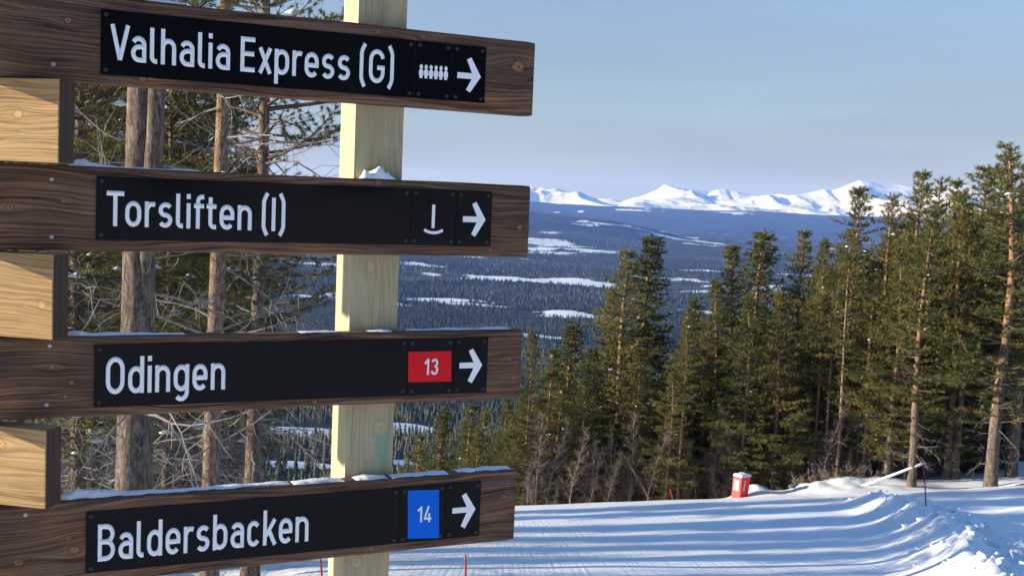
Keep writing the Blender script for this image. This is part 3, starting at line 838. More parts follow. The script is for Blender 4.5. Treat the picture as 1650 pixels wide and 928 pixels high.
def screw_mesh(name, r, h, mat):
    acc = Acc(); n = 10
    a = np.linspace(0, 2 * np.pi, n, endpoint=False)
    rings = [(r, 0), (r, -h * .5), (r * .75, -h), (r * .4, -h), (r * .3, -h * .6)]
    V = np.vstack([np.stack([q * np.cos(a), np.full(n, y), q * np.sin(a)], -1) for q, y in rings] + [np.array([[0, -h * .6, 0]])])
    i = np.arange(n); j = (i + 1) % n
    q = np.vstack([np.stack([k * n + i, k * n + j, (k + 1) * n + j, (k + 1) * n + i], -1) for k in range(len(rings) - 1)])
    t = np.stack([(len(rings) - 1) * n + i, (len(rings) - 1) * n + j, np.full(n, len(rings) * n)], -1)
    return np_mesh(name, V, [q, t], mat, True)
ME_SCREW = screw_mesh('plate_screw', 0.0052, 0.0024, M['black_screw'])
ME_STEEL = screw_mesh('board_screw', 0.0048, 0.0015, M['steel_screw'])

BOARD_T = 0.05
# right end, top, height, tilt, plate left, plate joints, plate right, plate top, words
BD = [dict(sR=.0387, zt=.4169, h=.1943, tilt=.0005, joints=(667, 727), jy=120, P=[(163, 15), (161, 120), (783, 77), (780, 167)], name='Valhalia Express (G)',
           lab='topmost dark board with the words Valhalia Express (G)', knots=[(230, 128, .010), (610, 52, .008), (835, 108, .02), (110, 34, .008), (683, 60, .007)], steel=[(86, 104)]),
      dict(sR=.0425, zt=.0377, h=.1918, tilt=.0036, joints=(661, 734), jy=345, P=[(156, 284), (153, 386), (792, 309), (790, 397)], name='Torsliften (I)',
           lab='second dark board from the top with the word Torsliften', knots=[(16, 338, .009), (103, 326, .007), (610, 295, .010), (838, 366, .010), (790, 403, .006)], steel=[(83, 289), (83, 382)]),
      dict(sR=.0364, zt=-.3515, h=.1861, tilt=.0023, joints=(656, 730), jy=590, P=[(154, 555), (149, 656), (786, 543), (783, 632)], name='Odingen',
           lab='third dark board from the top with the word Odingen and a red 13', knots=[(84, 593, .008), (115, 619, .007), (507, 649, .008), (820, 579, .008), (827, 608, .008), (105, 640, .006)], steel=[(80, 557), (75, 652)]),
      dict(sR=.0363, zt=-.7360, h=.1967, tilt=-.0009, joints=(643, 717), jy=820, P=[(140, 824), (136, 923), (774, 774), (772, 862)], name='Baldersbacken',
           lab='lowest dark board with the word Baldersbacken and a blue 14', knots=[(110, 866, .007), (120, 885, .013), (598, 884, .008), (30, 905, .01), (812, 800, .007)], steel=[(41, 829)])]
S_LEFT = -1.75
for bi, b in enumerate(BD):
    s0, s1 = S_LEFT, b['sR']; zc = b['zt'] - b['h'] / 2; sc_ = (s0 + s1) / 2
    kn = []
    for (px, py, r) in b['knots']:
        s, z = on_board(px, py); kn.append((s - sc_, z - zc - b['tilt'] * (s - b['sR']), r))
    wm = wood('burnt_board_wood', (0.024, 0.0125, 0.0085), (0.122, 0.064, 0.037), (0.33, 0.178, 0.098), kn, 'X', 150.0, 1.0, 1.7 + bi * 4.1, 1.35, None, 0.85)
    bm = bmesh.new()
    # a plank with slightly wavering faces and rounded edges
    n = 90; prof = []
    hh, tt, bv = b['h'] / 2, BOARD_T / 2, 0.006
    for (y, z) in ((-tt, -hh + bv), (-tt, hh - bv), (-tt + bv * .3, hh - bv * .3), (-tt + bv, hh), (tt - bv, hh), (tt, hh - bv), (tt, -hh + bv), (tt - bv, -hh), (-tt + bv, -hh), (-tt + bv * .3, -hh + bv * .3)):
        prof.append((y, z))
    prof = np.array(prof); m_ = len(prof)
    Xs = np.linspace(s0 - sc_, s1 - sc_, n)
    V = np.zeros((n, m_, 3)); V[:, :, 0] = Xs[:, None]; V[:, :, 1] = prof[None, :, 0]; V[:, :, 2] = prof[None, :, 1]
    wob = fbm(Xs[:, None] * 3 + bi * 7, prof[None, :, 1] * 9, 3, 40 + bi) * 0.0011
    V[:, :, 2] += np.where(np.abs(prof[None, :, 1]) > hh * .8, wob, 0) ; V[:, :, 2] += (b['tilt'] * (Xs + sc_ - b['sR']))[:, None]
    V[-1, :, 1:] *= np.array([0.97, 1])[None]; V[-1, :, 2] = V[-1, :, 2] * 0.985 + zc * 0; V[0] *= 1
    i = np.arange(n - 1)[:, None] * m_; j = np.arange(m_)[None]; k = (np.arange(m_)[None] + 1) % m_
    q = np.stack([i + j, i + k, i + m_ + k, i + m_ + j], -1).reshape(-1, 4)
    Vf = V.reshape(-1, 3); Vf = np.vstack([Vf, [[Xs[0], 0, 0]], [[Xs[-1], 0, 0]]])
    t = [(n * m_, (a + 1) % m_, a) for a in range(m_)] + [(n * m_ + 1, (n - 1) * m_ + a, (n - 1) * m_ + (a + 1) % m_) for a in range(m_)]
    bo = child('sign_board', np_mesh('sign_board', Vf, [q, np.array(t)], wm), SIGN, (sc_, BOARD_T / 2, zc))
    tag(bo, b['lab'])
    b['o'] = bo
    # black plates, butted with a hair of a gap
    pts = np.array([on_board(*p) for p in b['P']])
    sl, srr = pts[:2, 0].mean(), pts[2:, 0].mean()
    ztl, zbl, ztr, zbr = pts[0, 1], pts[1, 1], pts[2, 1], pts[3, 1]
    js = [sl] + [on_board(jx, b['jy'])[0] for jx in b['joints']] + [srr]
    zt_ = lambda s: ztl + (ztr - ztl) * (s - sl) / (srr - sl)
    zb_ = lambda s: zbl + (zbr - zbl) * (s - sl) / (srr - sl)
    b['zt_'], b['zb_'] = zt_, zb_
    PT = 0.003
    for k, nm in enumerate(('name_plate', 'symbol_plate', 'arrow_plate')):
        a0, a1 = js[k] + (0.0008 if k else 0), js[k + 1] - (0.0008 if k < 2 else 0)
        bm = bmesh.new()
        cs, cz = (a0 + a1) / 2, (zt_((a0 + a1) / 2) + zb_((a0 + a1) / 2)) / 2
        dt = 0.0006 * (1 if k == 1 else 0)
        vs = []
        for y in (-PT - dt, 0.0):
            for s, zf in ((a0, zb_), (a1, zb_), (a1, zt_), (a0, zt_)):
                vs.append(bm.verts.new((s - cs, y, zf(s) - cz)))
        for f in ((0, 1, 2, 3), (7, 6, 5, 4), (0, 4, 5, 1), (1, 5, 6, 2), (2, 6, 7, 3), (3, 7, 4, 0)):
            bm.faces.new([vs[i] for i in f])
        bmesh.ops.bevel(bm, geom=list(bm.edges), offset=0.0006, segments=1, affect='EDGES')
        child(nm, bm_mesh(nm, bm, M['plate']), bo, (cs, -0.0004, cz))
        for s in (a0 + 0.011, a1 - 0.011):
            for zz in (zt_(s) - 0.011, zb_(s) + 0.011):
                child('screw', ME_SCREW, bo, (s, -0.0004 - PT - dt, zz))
    for (px, py) in b['steel']:
        s, z = on_board(px, py); child('board_screw', ME_STEEL, bo, (s, 0.0002, z))
FACE = -0.0034 - 0.0003   # front of the plates
def U(px, py): return on_board(px, py)
def words(bi, txt, pl, pr, hl, hr, gap=.115):
    """pl, pr: pixels of the base line's two ends; hl, hr: pixel of cap top at each end"""
    (a, za), (c, zc_) = U(*pl), U(*pr)
    lettering('lettering', txt, a, c, za, zc_, U(*hl)[1] - za, U(*hr)[1] - zc_, M['white_vinyl'], BD[bi]['o'], FACE, gap)
words(0, 'Valhalia Express (G)', (177, 97.2), (633, 137.0), (177, 39.2), (633, 82.5))
words(1, 'Torsliften (I)', (171, 364), (458.5, 373.0), (171, 307.2), (458.5, 319.5))
words(2, 'Odingen', (170, 634.8), (362, 626.5), (170, 574.8), (362, 569.0))
words(3, 'Baldersbacken', (157, 903.5), (496, 870.5), (157, 844.0), (496, 815.5))
def arrow(bi, x0, xt, y0, y1, ym):
    """shaft from x0 to the tip xt; head from y0 to y1, tip at height ym"""
    s0, zm = U(x0, ym); s1, _ = U(xt, ym); _, zt_ = U((x0 + 2 * xt) / 3, y0); _, zb_ = U((x0 + 2 * xt) / 3, y1)
    tip = (s1, zm); L = s1 - s0; w = 0.0075; hw = L * .56
    up, dn = zt_ - zm, zb_ - zm
    head = [(s1, zm), (s1 - hw * .78, zm + up), (s1 - hw * 1.10, zm + up * .86), (s1 - L * .34 * .97, zm), (s1 - hw * 1.10, zm + dn * .86), (s1 - hw * .78, zm + dn)]
    shaft = [(s0, zm - w), (s1 - L * .27, zm - w), (s1 - L * .27, zm + w), (s0, zm + w)]
    flat_poly('arrow_symbol', [head, shaft], M['white_vinyl'], BD[bi]['o'], FACE)
arrow(0, 736, 774, 93.5, 150, 121.5)
arrow(1, 745, 781.5, 325.5, 381.5, 353.0)
arrow(2, 739.5, 776, 561, 616.5, 588.5)
arrow(3, 728, 765, 793, 849.5, 822)
def ell(s, z, rs, rz, n=14): return [(s + rs * math.cos(t), z + rz * math.sin(t)) for t in np.linspace(0, 2 * math.pi, n, endpoint=False)]
pol = []
for k in range(6):
    px = 678.0 + k * 7.95; py = 104.2 + k * 0.66
    s, zt0 = U(px, py); _, zb0 = U(px, py + 22.2)
    H = zt0 - zb0; w = 0.0068
    pol.append(ell(s, zt0 - H * .18, w * .62, H * .18))
    body = [(-.62, .60), (-.35, .645), (.35, .645), (.62, .60), (.86, .50), (.86, .20), (.58, .20), (.58, .0), (-.58, .0), (-.58, .20), (-.86, .20), (-.86, .50)]
    pol.append([(s + x * w, zb0 + y * H) for x, y in body])
flat_poly('six_person_symbol', pol, M['white_vinyl'], BD[0]['o'], FACE - 0.0006)
(sa, za), (sb, zb2) = U(698, 330), U(698, 367.5)
w = 0.0042
bar = [(sa - w, zb2), (sa + w, zb2), (sa + w, za), (sa - w, za)]
(s1, z1), (s2, z2) = U(682.5, 370), U(712.5, 370)
zlow = U(697, 375)[1]; cur = []
for t in np.linspace(-1, 1, 11): cur.append(((s1 + s2) / 2 + t * (s2 - s1) / 2, zlow + (z1 - zlow) * abs(t) ** 2.2))
Lp, Rp = ribbon(cur, 0, 0.0036)
flat_poly('tow_bar_symbol', [bar, [tuple(p) for p in Rp] + [tuple(p) for p in Lp[::-1]]], M['white_vinyl'], BD[1]['o'], FACE - 0.0006)
def patch(bi, name, x0, y0, x1, y1, mat, txt, tx0, tx1, tb, tt_):
    q = [U(x0, y1 + .6), U(x1, y1 - .6), U(x1, y0 - .6), U(x0, y0 + .6)]
    flat_poly(name, [q], mat, BD[bi]['o'], FACE - 0.0006)
    (a, za), (c, zc_) = U(tx0, tb), U(tx1, tb - 0.6)
    lettering('number', txt, a, c, za, zc_, U(tx0, tt_)[1] - za, U(tx1, tt_ - 0.6)[1] - zc_, M['white_vinyl'], BD[bi]['o'], FACE - 0.0012, .14, HH * 1.05)
patch(2, 'red_panel', 656.8, 565.8, 726.0, 614.5, M['red_vinyl'], '13', 682, 704.5, 603.5, 577.5)
patch(3, 'blue_panel', 656.2, 788.5, 706.5, 866.0, M['blue_vinyl'], '14', 671, 693.5, 840, 814.5)

# boards of the other direction, set between the dark ones like logs at a corner
ALPHA = math.radians(11.0)
es = np.array([math.cos(ALPHA), -math.sin(ALPHA), 0]); ns = np.array([math.sin(ALPHA), math.cos(ALPHA), 0])
d0 = ray(2, 330); t0 = (np.array([0, DD, 0]) @ NIN) / (d0 @ NIN); P0 = d0 * t0; P0[2] = 0
SB_T = 0.058
M['charred_end'] = wood('charred_board_end', (0.022, 0.014, 0.010), (0.062, 0.038, 0.026), (0.12, 0.07, 0.042), [], 'Z', 60.0, 0.6, 5.5, 0.8)
for k in range(3):
    zu = BD[k]['zt'] - BD[k]['h'] + BD[k]['tilt'] * (-1.25); zl = BD[k + 1]['zt'] + BD[k + 1]['tilt'] * (-1.25)
    xr = (95.5, 86, 74.5)[k]; yr = (200, 475, 755)[k]
    dr = ray(xr, yr)
    A = np.array([[es[0], -dr[0]], [es[1], -dr[1]]]); tt_ = np.linalg.solve(A, -P0[:2])[0]
    end = P0 + es * tt_
    Lb = 1.5; gap_t, gap_b = ((0.004, 0.004), (0.004, 0.004), (0.012, 0.004))[k]
    zc = (zu - gap_t + zl + gap_b) / 2; hb = zu - gap_t - zl - gap_b
    cen = end - es * Lb / 2 + ns * SB_T / 2; cen[2] = zc
    kn = [[(Lb / 2 - .10, .012, .011), (Lb / 2 - .42, -.03, .012)], [(Lb / 2 - .028, -.018, .011), (Lb / 2 - .30, .04, .012)], [(Lb / 2 - .115, .05, .013), (Lb / 2 - .3, -.04, .012)]][k]
    wm = wood('golden_board_wood', (0.20, 0.105, 0.040), (0.47, 0.275, 0.115), (0.66, 0.43, 0.195), kn, 'X', 165.0, 1.0, 21.3 + 3.7 * k, 1.3, None, 0.85, (0.40, 0.30, 0.20))
    bm = box_bm(Lb, SB_T, hb, 0.0035, 2)
    bm.normal_update()
    for f in bm.faces: f.material_index = 1 if f.normal.x > 0.8 else 0
    p = Vector(cen) - Vector((base_xy[0], base_xy[1], base_z))
    rot = Matrix.Rotation(-TH, 3, 'Z')
    so = link('side_board', bm_mesh('side_board', bm, [wm, M['charred_end']]), SIGN, rot @ p, (0, 0, -ALPHA - TH))
    tag(so, 'sunlit golden board end, %s of the three at the left edge' % ('upper', 'middle', 'lower')[k])

# snow resting on the boards
def snow_heap(label, bi, s0, s1, h, d0=0.004, d1=0.047, seed=0, shape='strip'):
    nx, ny = max(10, int((s1 - s0) / 0.006)), 9
    b = BD[bi]
    U_, V_ = np.meshgrid(np.linspace(0, 1, nx), np.linspace(0, 1, ny))
    S = s0 + U_ * (s1 - s0); Dp = d0 + V_ * (d1 - d0)
    edge = np.clip(np.minimum(U_, 1 - U_) * (s1 - s0) / 0.03, 0, 1) ** 0.6 * np.clip(np.minimum(V_, 1 - V_) * 4, 0, 1) ** 0.5
    if shape == 'heap': edge = np.clip(np.minimum(U_, 1 - U_) * (s1 - s0) / 0.012, 0, 1) ** 0.5 * np.clip(np.minimum(V_, 1 - V_) * 5, 0, 1) ** 0.35
    nz = np.clip(0.62 + 0.5 * fbm(S * 16 + seed * 3.3, Dp * 30, 3, 200 + seed), 0.05, 1.5)
    if shape == 'heap': nz = np.clip(0.75 + 0.45 * fbm(S * 45, Dp * 40, 3, 207), .2, 1.2) * np.interp(U_, [0, .1, .3, .62, .78, .86, 1], [.5, .62, .60, .85, .92, .45, .12])
    if shape == 'lefty': nz = nz * (0.22 + 1.1 * np.exp(-(U_ / 0.16) ** 2))
    Z = h * (0.62 if shape != 'heap' else 1.0) * edge * nz * (1 + 0.18 * fbm(S * 130, Dp * 130, 2, 290 + seed))
    wob = 0.004 * fbm(S * 40, Dp * 0 + seed, 2, 230 + seed) * np.where(V_ < 0.2, 1, 0)
    top = b['zt'] + b['tilt'] * (S - b['sR']) + 0.0006
    c = np.array([(s0 + s1) / 2, 0.025, b['zt'] + b['tilt'] * ((s0 + s1) / 2 - b['sR'])])
    Vt = np.stack([S - c[0], Dp + wob - c[1], top + Z - c[2]], -1).reshape(-1, 3)
    me = np_mesh('snow_patch', Vt, [grid_faces(nx, ny)], M['board_snow'], True)
    p = Vector(np.array([0, DD, 0]) + E1 * c[0] + NIN * c[1]) + Vector((0, 0, c[2]))
    o = link('snow_patch', me, None, p, (0, 0, TH))
    return tag(o, label, 'snow', 'snow lying on the sign boards')
def S_(px, bi): return on_board(px, {0: 30, 1: 285, 2: 540, 3: 785}[bi])[0]
snow_heap('rounded white snow lump on the Torsliften board against the pale post', 1, S_(586, 1), S_(640, 1), 0.036, 0.004, 0.046, 1, 'heap')
snow_heap('long bluish snow strip on the left half of the Torsliften board', 1, S_(112, 1), S_(330, 1), 0.026, 0.016, 0.046, 2, 'lefty')
snow_heap('low crumb of snow on the Odingen board in front of the pale post', 2, S_(596, 2), S_(634, 2), 0.012, 0.004, 0.045, 3)
snow_heap('bluish snow heap on the left end of the Odingen board top', 2, S_(104, 2), S_(300, 2), 0.034, 0.014, 0.046, 4, 'lefty')
snow_heap('thin white snow crust on the Odingen board left of the post', 2, S_(485, 2), S_(545, 2), 0.008, 0.004, 0.04, 5)
snow_heap('thick bluish snow bank on the left half of the Baldersbacken board', 3, S_(97, 3), S_(470, 3), 0.034, 0.016, 0.046, 6, 'lefty')
snow_heap('flat snow strip on the Baldersbacken board left of the post', 3, S_(474, 3), S_(556, 3), 0.008, 0.004, 0.044, 7)
snow_heap('lumpy snow on the Baldersbacken board in front of the post', 3, S_(574, 3), S_(626, 3), 0.016, 0.004, 0.045, 8)
snow_heap('long thin snow strip on the Baldersbacken board right of the post', 3, S_(632, 3), S_(724, 3), 0.009, 0.004, 0.044, 9)
snow_heap('soft snow ridge on the right end of the Baldersbacken board top', 3, S_(740, 3), S_(826, 3), 0.012, 0.012, 0.046, 10)
snow_heap('white snow crust on top of the Valhalia Express board', 0, S_(120, 0), S_(300, 0), 0.012, 0.004, 0.046, 11)
snow_heap('faint snow film on the Odingen board right of the post', 2, S_(660, 2), S_(830, 2), 0.006, 0.02, 0.046, 12)

# ------------------------------------------------------------------ things on the piste
def seg(px, py, lift=0.0): return near_hit(px, py, near_z, lift=lift)
def pole(name, label, cat, base, top, r, mat, group=None, snowy=False):
    base, top = np.array(base, float), np.array(top, float)
    acc = Acc(); n = 6
    path = np.array([top - top + (base - base) * 0 + (top - base) * t for t in np.linspace(-0.06, 1, n)])
    path[:, 0] += np.sin(np.linspace(0, 3, n)) * r * .6
    acc.tube(path, np.linspace(r * 1.1, r * .85, n), 10)
    o = link(name, acc.mesh(name, mat, True), None, tuple(base))
    return tag(o, label, cat, group)
def upright(px, ytop, ybase, D=None):
    b = seg(px, ybase) if D is None else None
    if D is not None:
        d = ray(px, ybase); b = np.array([d[0] * D, D, snow_gz(d[0] * D, D)])
    return b, b[1]
b, D = upright(1492, 745, 815); d = ray(1487, 742)
pole('marker_pole', 'thin dark red marker pole standing beyond the piste edge ridge', 'pole', b, d * b[1], 0.015, M['red_pole'], 'red piste marker poles')
b = seg(749, 940); d = ray(749.5, 893)
pole('marker_pole', 'thin red marker pole under the tip of the Baldersbacken board', 'pole', b, d * b[1], 0.015, M['red_pole'], 'red piste marker poles')
b = seg(519, 940); d = ray(515, 893)
pole('marker_pole', 'thin pink red marker pole just left of the pale post', 'pole', b, d * b[1], 0.014, M['red_pole'], 'red piste marker poles')
bx = ray(1084, 806) * 48.6; bx[2] = snow_gz(bx[0], bx[1]); d = ray(1080, 787) * 48.6
pole('marker_pole', 'short red stick leaning at the far piste edge before bare bushes', 'pole', bx, d, 0.022, M['red_pole'], 'red piste marker poles')
a = near_hit(1393, 781.5, near_z); c = ray(1490, 745) * (a[1] - 0.6)
pole('white_pole', 'thick white pole slanting up out of the snow towards a pine trunk', 'pole', a, c, 0.06, M['white_paint'])

def safety_box():
    base = near_hit(1191, 801, near_z)
    if base[1] > 52: base = np.array([ray(1191, 801)[0] * 48.4, 48.4, snow_gz(ray(1191, 801)[0] * 48.4, 48.4)])
    D = base[1]; px = D / F
    root = empty('safety_box', tuple(base), math.radians(35), 'red tapered safety box capped with snow at the piste edge', 'safety box')
    # local axes: front-right face looks -y, left face looks -x
    H = 36.5 * px; wl0, wr0 = 0.50, 0.46; wl1, wr1 = 0.52, 0.60
    lean = 0.10
    bm = bmesh.new()
    def ring(z, wx, wy, ox, oy): return [bm.verts.new((ox + x * wx / 2, oy + y * wy / 2, z)) for x, y in ((-1, -1), (1, -1), (1, 1), (-1, 1))]
    r0 = ring(-0.25, wr0, wl0, -lean * .2, 0); r1 = ring(H, wr1, wl1, lean, -.02)
    bm.faces.new(r0[::-1]); bm.faces.new(r1)
    for i in range(4): bm.faces.new((r0[i], r0[(i + 1) % 4], r1[(i + 1) % 4], r1[i]))
    bmesh.ops.bevel(bm, geom=list(bm.edges), offset=0.025, segments=2, affect='EDGES')
    link('body', bm_mesh('box_body', bm, M['red_plastic']), root)
    bm = bmesh.new()
    bmesh.ops.create_grid(bm, x_segments=16, y_segments=16, size=0.5)
    for v in bm.verts:
        u, w = abs(v.co.x) * 2, abs(v.co.y) * 2
        e = (1 - u ** 6) * (1 - w ** 6)
        z = H + 0.004 + 0.075 * max(e, 0) ** .45 * (1 + .25 * float(vnoise(v.co.x * 5 + 3, v.co.y * 5)))
        v.co = Vector((lean + v.co.x * (wr1 + .03), -.02 + v.co.y * (wl1 + .03), z if e > 1e-4 else H - 0.02))
    link('snow_cap', bm_mesh('snow_cap', bm, M['board_snow'], True), root)
    def on_left(y, z):
        t = (z + .25) / (H + .25); wx = wr0 + (wr1 - wr0) * t; ox = -lean * .2 + lean * 1.2 * t
        return Vector((ox - wx / 2 - 0.004, y, z))
    def on_front(x, z):
        t = (z + .25) / (H + .25); wy = wl0 + (wl1 - wl0) * t; ox = -lean * .2 + lean * 1.2 * t
        return Vector((ox + x, -.02 * t - wy / 2 - 0.004, z))
    bm = bmesh.new()
    f = [on_left(.12, H * .36), on_left(-.14, H * .36), on_left(-.14, H * .82), on_left(.12, H * .82)]
    k = [bm.verts.new(q) for q in f]; kb = [bm.verts.new(q + Vector((.006, 0, 0))) for q in f]
    bm.faces.new(k)
    for i in range(4): bm.faces.new((k[i], kb[i], kb[(i + 1) % 4], k[(i + 1) % 4]))
    link('label_panel', bm_mesh('label_panel', bm, M['white_vinyl']), root)
    # the upright white wording is too small to read in the photograph: short strokes of letter-like size
    bm = bmesh.new(); zc = H * .36
    r = random.Random(4)
    while zc < H * .80:
        hgt = r.choice((.035, .05, .05, .06))
        for (xa, xb) in ((-.10, -.035), (-.10, -.085)) if r.random() < .5 else ((-.10, -.06), (-.055, -.035)):
            q = [on_front(xa, zc), on_front(xb, zc), on_front(xb, zc + hgt * .55), on_front(xa, zc + hgt * .55)]
            off = 0.0005 * r.random()
            for p in q: p.y -= off
            bm.faces.new([bm.verts.new(p) for p in q])
        zc += hgt
    link('lettering', bm_mesh('box_lettering', bm, M['white_vinyl']), root)['kind'] = 'stuff'
safety_box()

# ------------------------------------------------------------------ trees
def unit(v): return v / (np.linalg.norm(v, axis=-1, keepdims=True) + 1e-9)

def tufts(acc, C, A, g, k, L, w, spread, tint):
    """k flat needles round every tuft centre C with axis A"""
    n = len(C)
    C = np.repeat(C, k, 0); A = np.repeat(A, k, 0); tn = np.repeat(tint, k)
    rnd = unit(g.normal(size=(n * k, 3)))
    d = unit(A * spread + rnd)
    st = C + A * (g.random((n * k, 1)) - 0.6) * L * 0.9
    side = unit(np.cross(d, unit(g.normal(size=(n * k, 3)))))
    ll = L * g.uniform(0.65, 1.2, (n * k, 1))
    V = np.stack([st - side * w / 2, st + side * w / 2, st + d * ll], 1).reshape(-1, 3)
    acc.add(V, t=np.arange(n * k * 3).reshape(-1, 3), a=np.clip(np.repeat(tn, 3) + np.tile([-.05, -.05, .08], n * k), 0, 1))

def bent(p0, d0, L, n, up, g, wob=0.06):
    """a limb from p0 heading d0 that bends by `up` along its length"""
    pts = [np.array(p0, float)]; d = np.array(d0, float)
    for i in range(n):
        d = d + np.array([0, 0, up / n]) + g.normal(0, wob, 3)
        d /= np.linalg.norm(d)
        pts.append(pts[-1] + d * L / n)
    return np.array(pts)

def pine(seed, H=12.0, r0=0.16, crown=0.25, R=1.7, step=0.34, per=(4, 6), shape='pine', needle=(12, 0.16, 0.035), tuft_gap=0.20, dead=True, dead_n=26, dead_len=(0.5, 1.4), sides=8, top_up=0.65, twig=0.55, snow=0, lean=0.0, open_=0.15, dead_sides=4, two=False):
    g = np.random.default_rng(seed)
    tr, br, cr_, dd, sn = Acc(), Acc(), Acc(), Acc(), Acc()
    n = 14
    t = np.linspace(-0.04, 1, n)
    ph = g.uniform(0, 6.28, 2)
    bend = 0.10 * r0 / 0.16
    path = np.stack([bend * np.sin(t * 5 + ph[0]) * t * 2 + lean * t * H, bend * np.sin(t * 4 + ph[1]) * t * 2, t * H], -1)
    rad = r0 * (1 - np.clip(t, 0, 1)) ** 0.75 + 0.012 + r0 * 0.35 * np.exp(-np.clip(t, 0, 1) * H / 0.35)
    tr.tube(path, rad, sides, jitter=0.03)
    def trunk_at(z):
        f = np.interp(z / H, t, np.arange(n)); i = min(int(f), n - 2); w = f - i
        return path[i] * (1 - w) + path[i + 1] * w, np.interp(z / H, t, rad)
    Cs, As, Ts = [], [], []
    wp = g.uniform(0, 6.28, 2)
    wav = lambda u: 1 + 0.28 * math.sin(u * 15 + wp[0]) + 0.16 * math.sin(u * 34 + wp[1])
    z = crown * H
    while z < H * 0.985:
        u = (z - crown * H) / (H * (1 - crown))             # 0 crown base .. 1 tip
        if shape == 'spruce': Lw = R * (1 - u) ** 0.8 * (0.55 + 0.45 * min(1, u * 6)) + 0.12
        else: Lw = R * (min(1, 0.5 + u * 2.0) * (1 - u ** 1.05) ** 0.9) * wav(u) + 0.11
        nb = int(g.integers(per[0], per[1] + 1))
        a0 = g.uniform(0, 6.28)
        for k in range(nb):
            if g.random() < open_: continue
            az = a0 + k * 6.283 / nb + g.normal(0, 0.25)
            L = Lw * g.uniform(0.35, 1.4)
            if shape == 'spruce': el = math.radians(g.uniform(-25, -8) + 45 * u ** 3); up = 0.45
            else: el = math.radians(g.uniform(-12, 14) + 38 * u ** 2.0); up = g.uniform(0.15, 0.75) * top_up
            d = np.array([math.cos(az) * math.cos(el), math.sin(az) * math.cos(el), math.sin(el)])
            p0, rt = trunk_at(z + g.normal(0, 0.05))
            P = bent(p0 + d * rt * 0.5, d, L, 5, up, g, 0.09)
            br.tube(P, np.linspace(0.010 + 0.012 * L, 0.005, 6), 4, cap=False)
            tint0 = np.clip(g.normal(0.45, 0.16) + 0.12 * (u - .5), 0, 1)
            s0 = 0.28 if shape == 'pine' else 0.12
            m = max(2, int(L * (1 - s0) / tuft_gap))
            for q in np.linspace(s0, 1.0, m):
                f = q * 5; i = min(int(f), 4); w = f - i
                c = P[i] * (1 - w) + P[i + 1] * w; ax = unit(P[i + 1] - P[i])
                if q > 0.8 or shape == 'spruce' or g.random() < .4:
                    Cs.append(c); As.append(ax); Ts.append(tint0 + g.normal(0, .07))
                tl = twig * L * (1.05 - q) * 0.9 + 0.16
                for sgn in (-1, 1):
                    if g.random() < 0.22: continue
                    lat = unit(np.cross(ax, [0, 0, 1.0])) * sgn
                    dv = unit(ax * 0.75 + lat * g.uniform(.5, 1.0) + np.array([0, 0, g.uniform(-.15, .35) if shape == 'pine' else g.uniform(-.45, -.05)]))
                    e = c + dv * tl * g.uniform(.6, 1.15)
                    br.tube(np.array([c, e]), [0.006, 0.003], 3, cap=False)
                    kk = max(1, int(round(tl / (tuft_gap * 1.15))))
                    for x in np.linspace(1.0, 0.35, kk) if kk > 1 else (1.0,):
                        Cs.append(c + (e - c) * x); As.append(dv); Ts.append(tint0 + g.normal(0, .07))
            if snow and g.random() < snow:
                c = P[3] + np.array([0, 0, 0.05]); r = g.uniform(0.05, 0.13)
                bmv = unit(g.normal(size=(1, 3)))
                a = np.linspace(0, 6.283, 7)[:-1]
                ring = np.stack([c[0] + r * 1.3 * np.cos(a), c[1] + r * 1.3 * np.sin(a), np.full(6, c[2])], -1)
                sn.add(np.vstack([ring, c + [0, 0, r * .7], c - [0, 0, r * .3]]), t=[(i, (i + 1) % 6, 6) for i in range(6)] + [((i + 1) % 6, i, 7) for i in range(6)])
        z += step * g.uniform(0.7, 1.3) * (1 - 0.45 * u)
    for q in range(5):                                       # leader
        p, _ = trunk_at(H * (0.97 + 0.007 * q)); Cs.append(p); As.append(np.array([g.normal(0, .3), g.normal(0, .3), 1.0])); Ts.append(.5)
    if dead:
        for k in range(dead_n):
            zz = H * g.uniform(0.07, crown + 0.22)
            az = g.uniform(0, 6.28); el = g.uniform(-0.45, 0.25)
            d = np.array([math.cos(az) * math.cos(el), math.sin(az) * math.cos(el), math.sin(el)])
            p, rt = trunk_at(zz); L = g.uniform(*dead_len)
            P = bent(p + d * rt * .6, d, L, 6, g.uniform(-.7, .5), g, 0.16)
            dd.tube(P, np.linspace(0.006 + 0.0065 * L, 0.002, 7), dead_sides, cap=False)
            for j in range(int(3 + L * 4)):
                i = int(g.integers(2, 6)); dv = unit(g.normal(size=3) + (P[i] - P[i - 1]) * 3 / L)
                Q = bent(P[i], dv, L * g.uniform(.15, .45), 3, -.2, g, .2)
                dd.tube(Q, [0.005, 0.004, 0.003, 0.0015], 3, cap=False)
    kx, L_, w_ = needle
    tufts(cr_, np.array(Cs), unit(np.array(As)), g, kx, L_, w_, 0.95 if shape == 'pine' else 1.1, np.array(Ts))
    return dict(H=H, trunk=tr, branches=br, crown=cr_, dead=dd if dead else None, snow=sn if sn.n else None, shape=shape)

def make_proto(spec, bark_m):
    d = pine(**spec)
    nm = 'spruce_needles' if d['shape'] == 'spruce' else 'needles'
    P = {'H': d['H'], 'parts': [('trunk', d['trunk'].mesh('trunk', bark_m, True)), ('branches', d['branches'].mesh('branches', M['branch'])),
                                ('crown', d['crown'].mesh('crown', M[nm], False, 'tint'))]}
    if d['dead']: P['parts'].append(('dead_branches', d['dead'].mesh('dead_branches', M['dead_wood'])))
    if d['snow']: P['parts'].append(('snow_tufts', d['snow'].mesh('snow_tufts', M['board_snow'], True)))
    return P

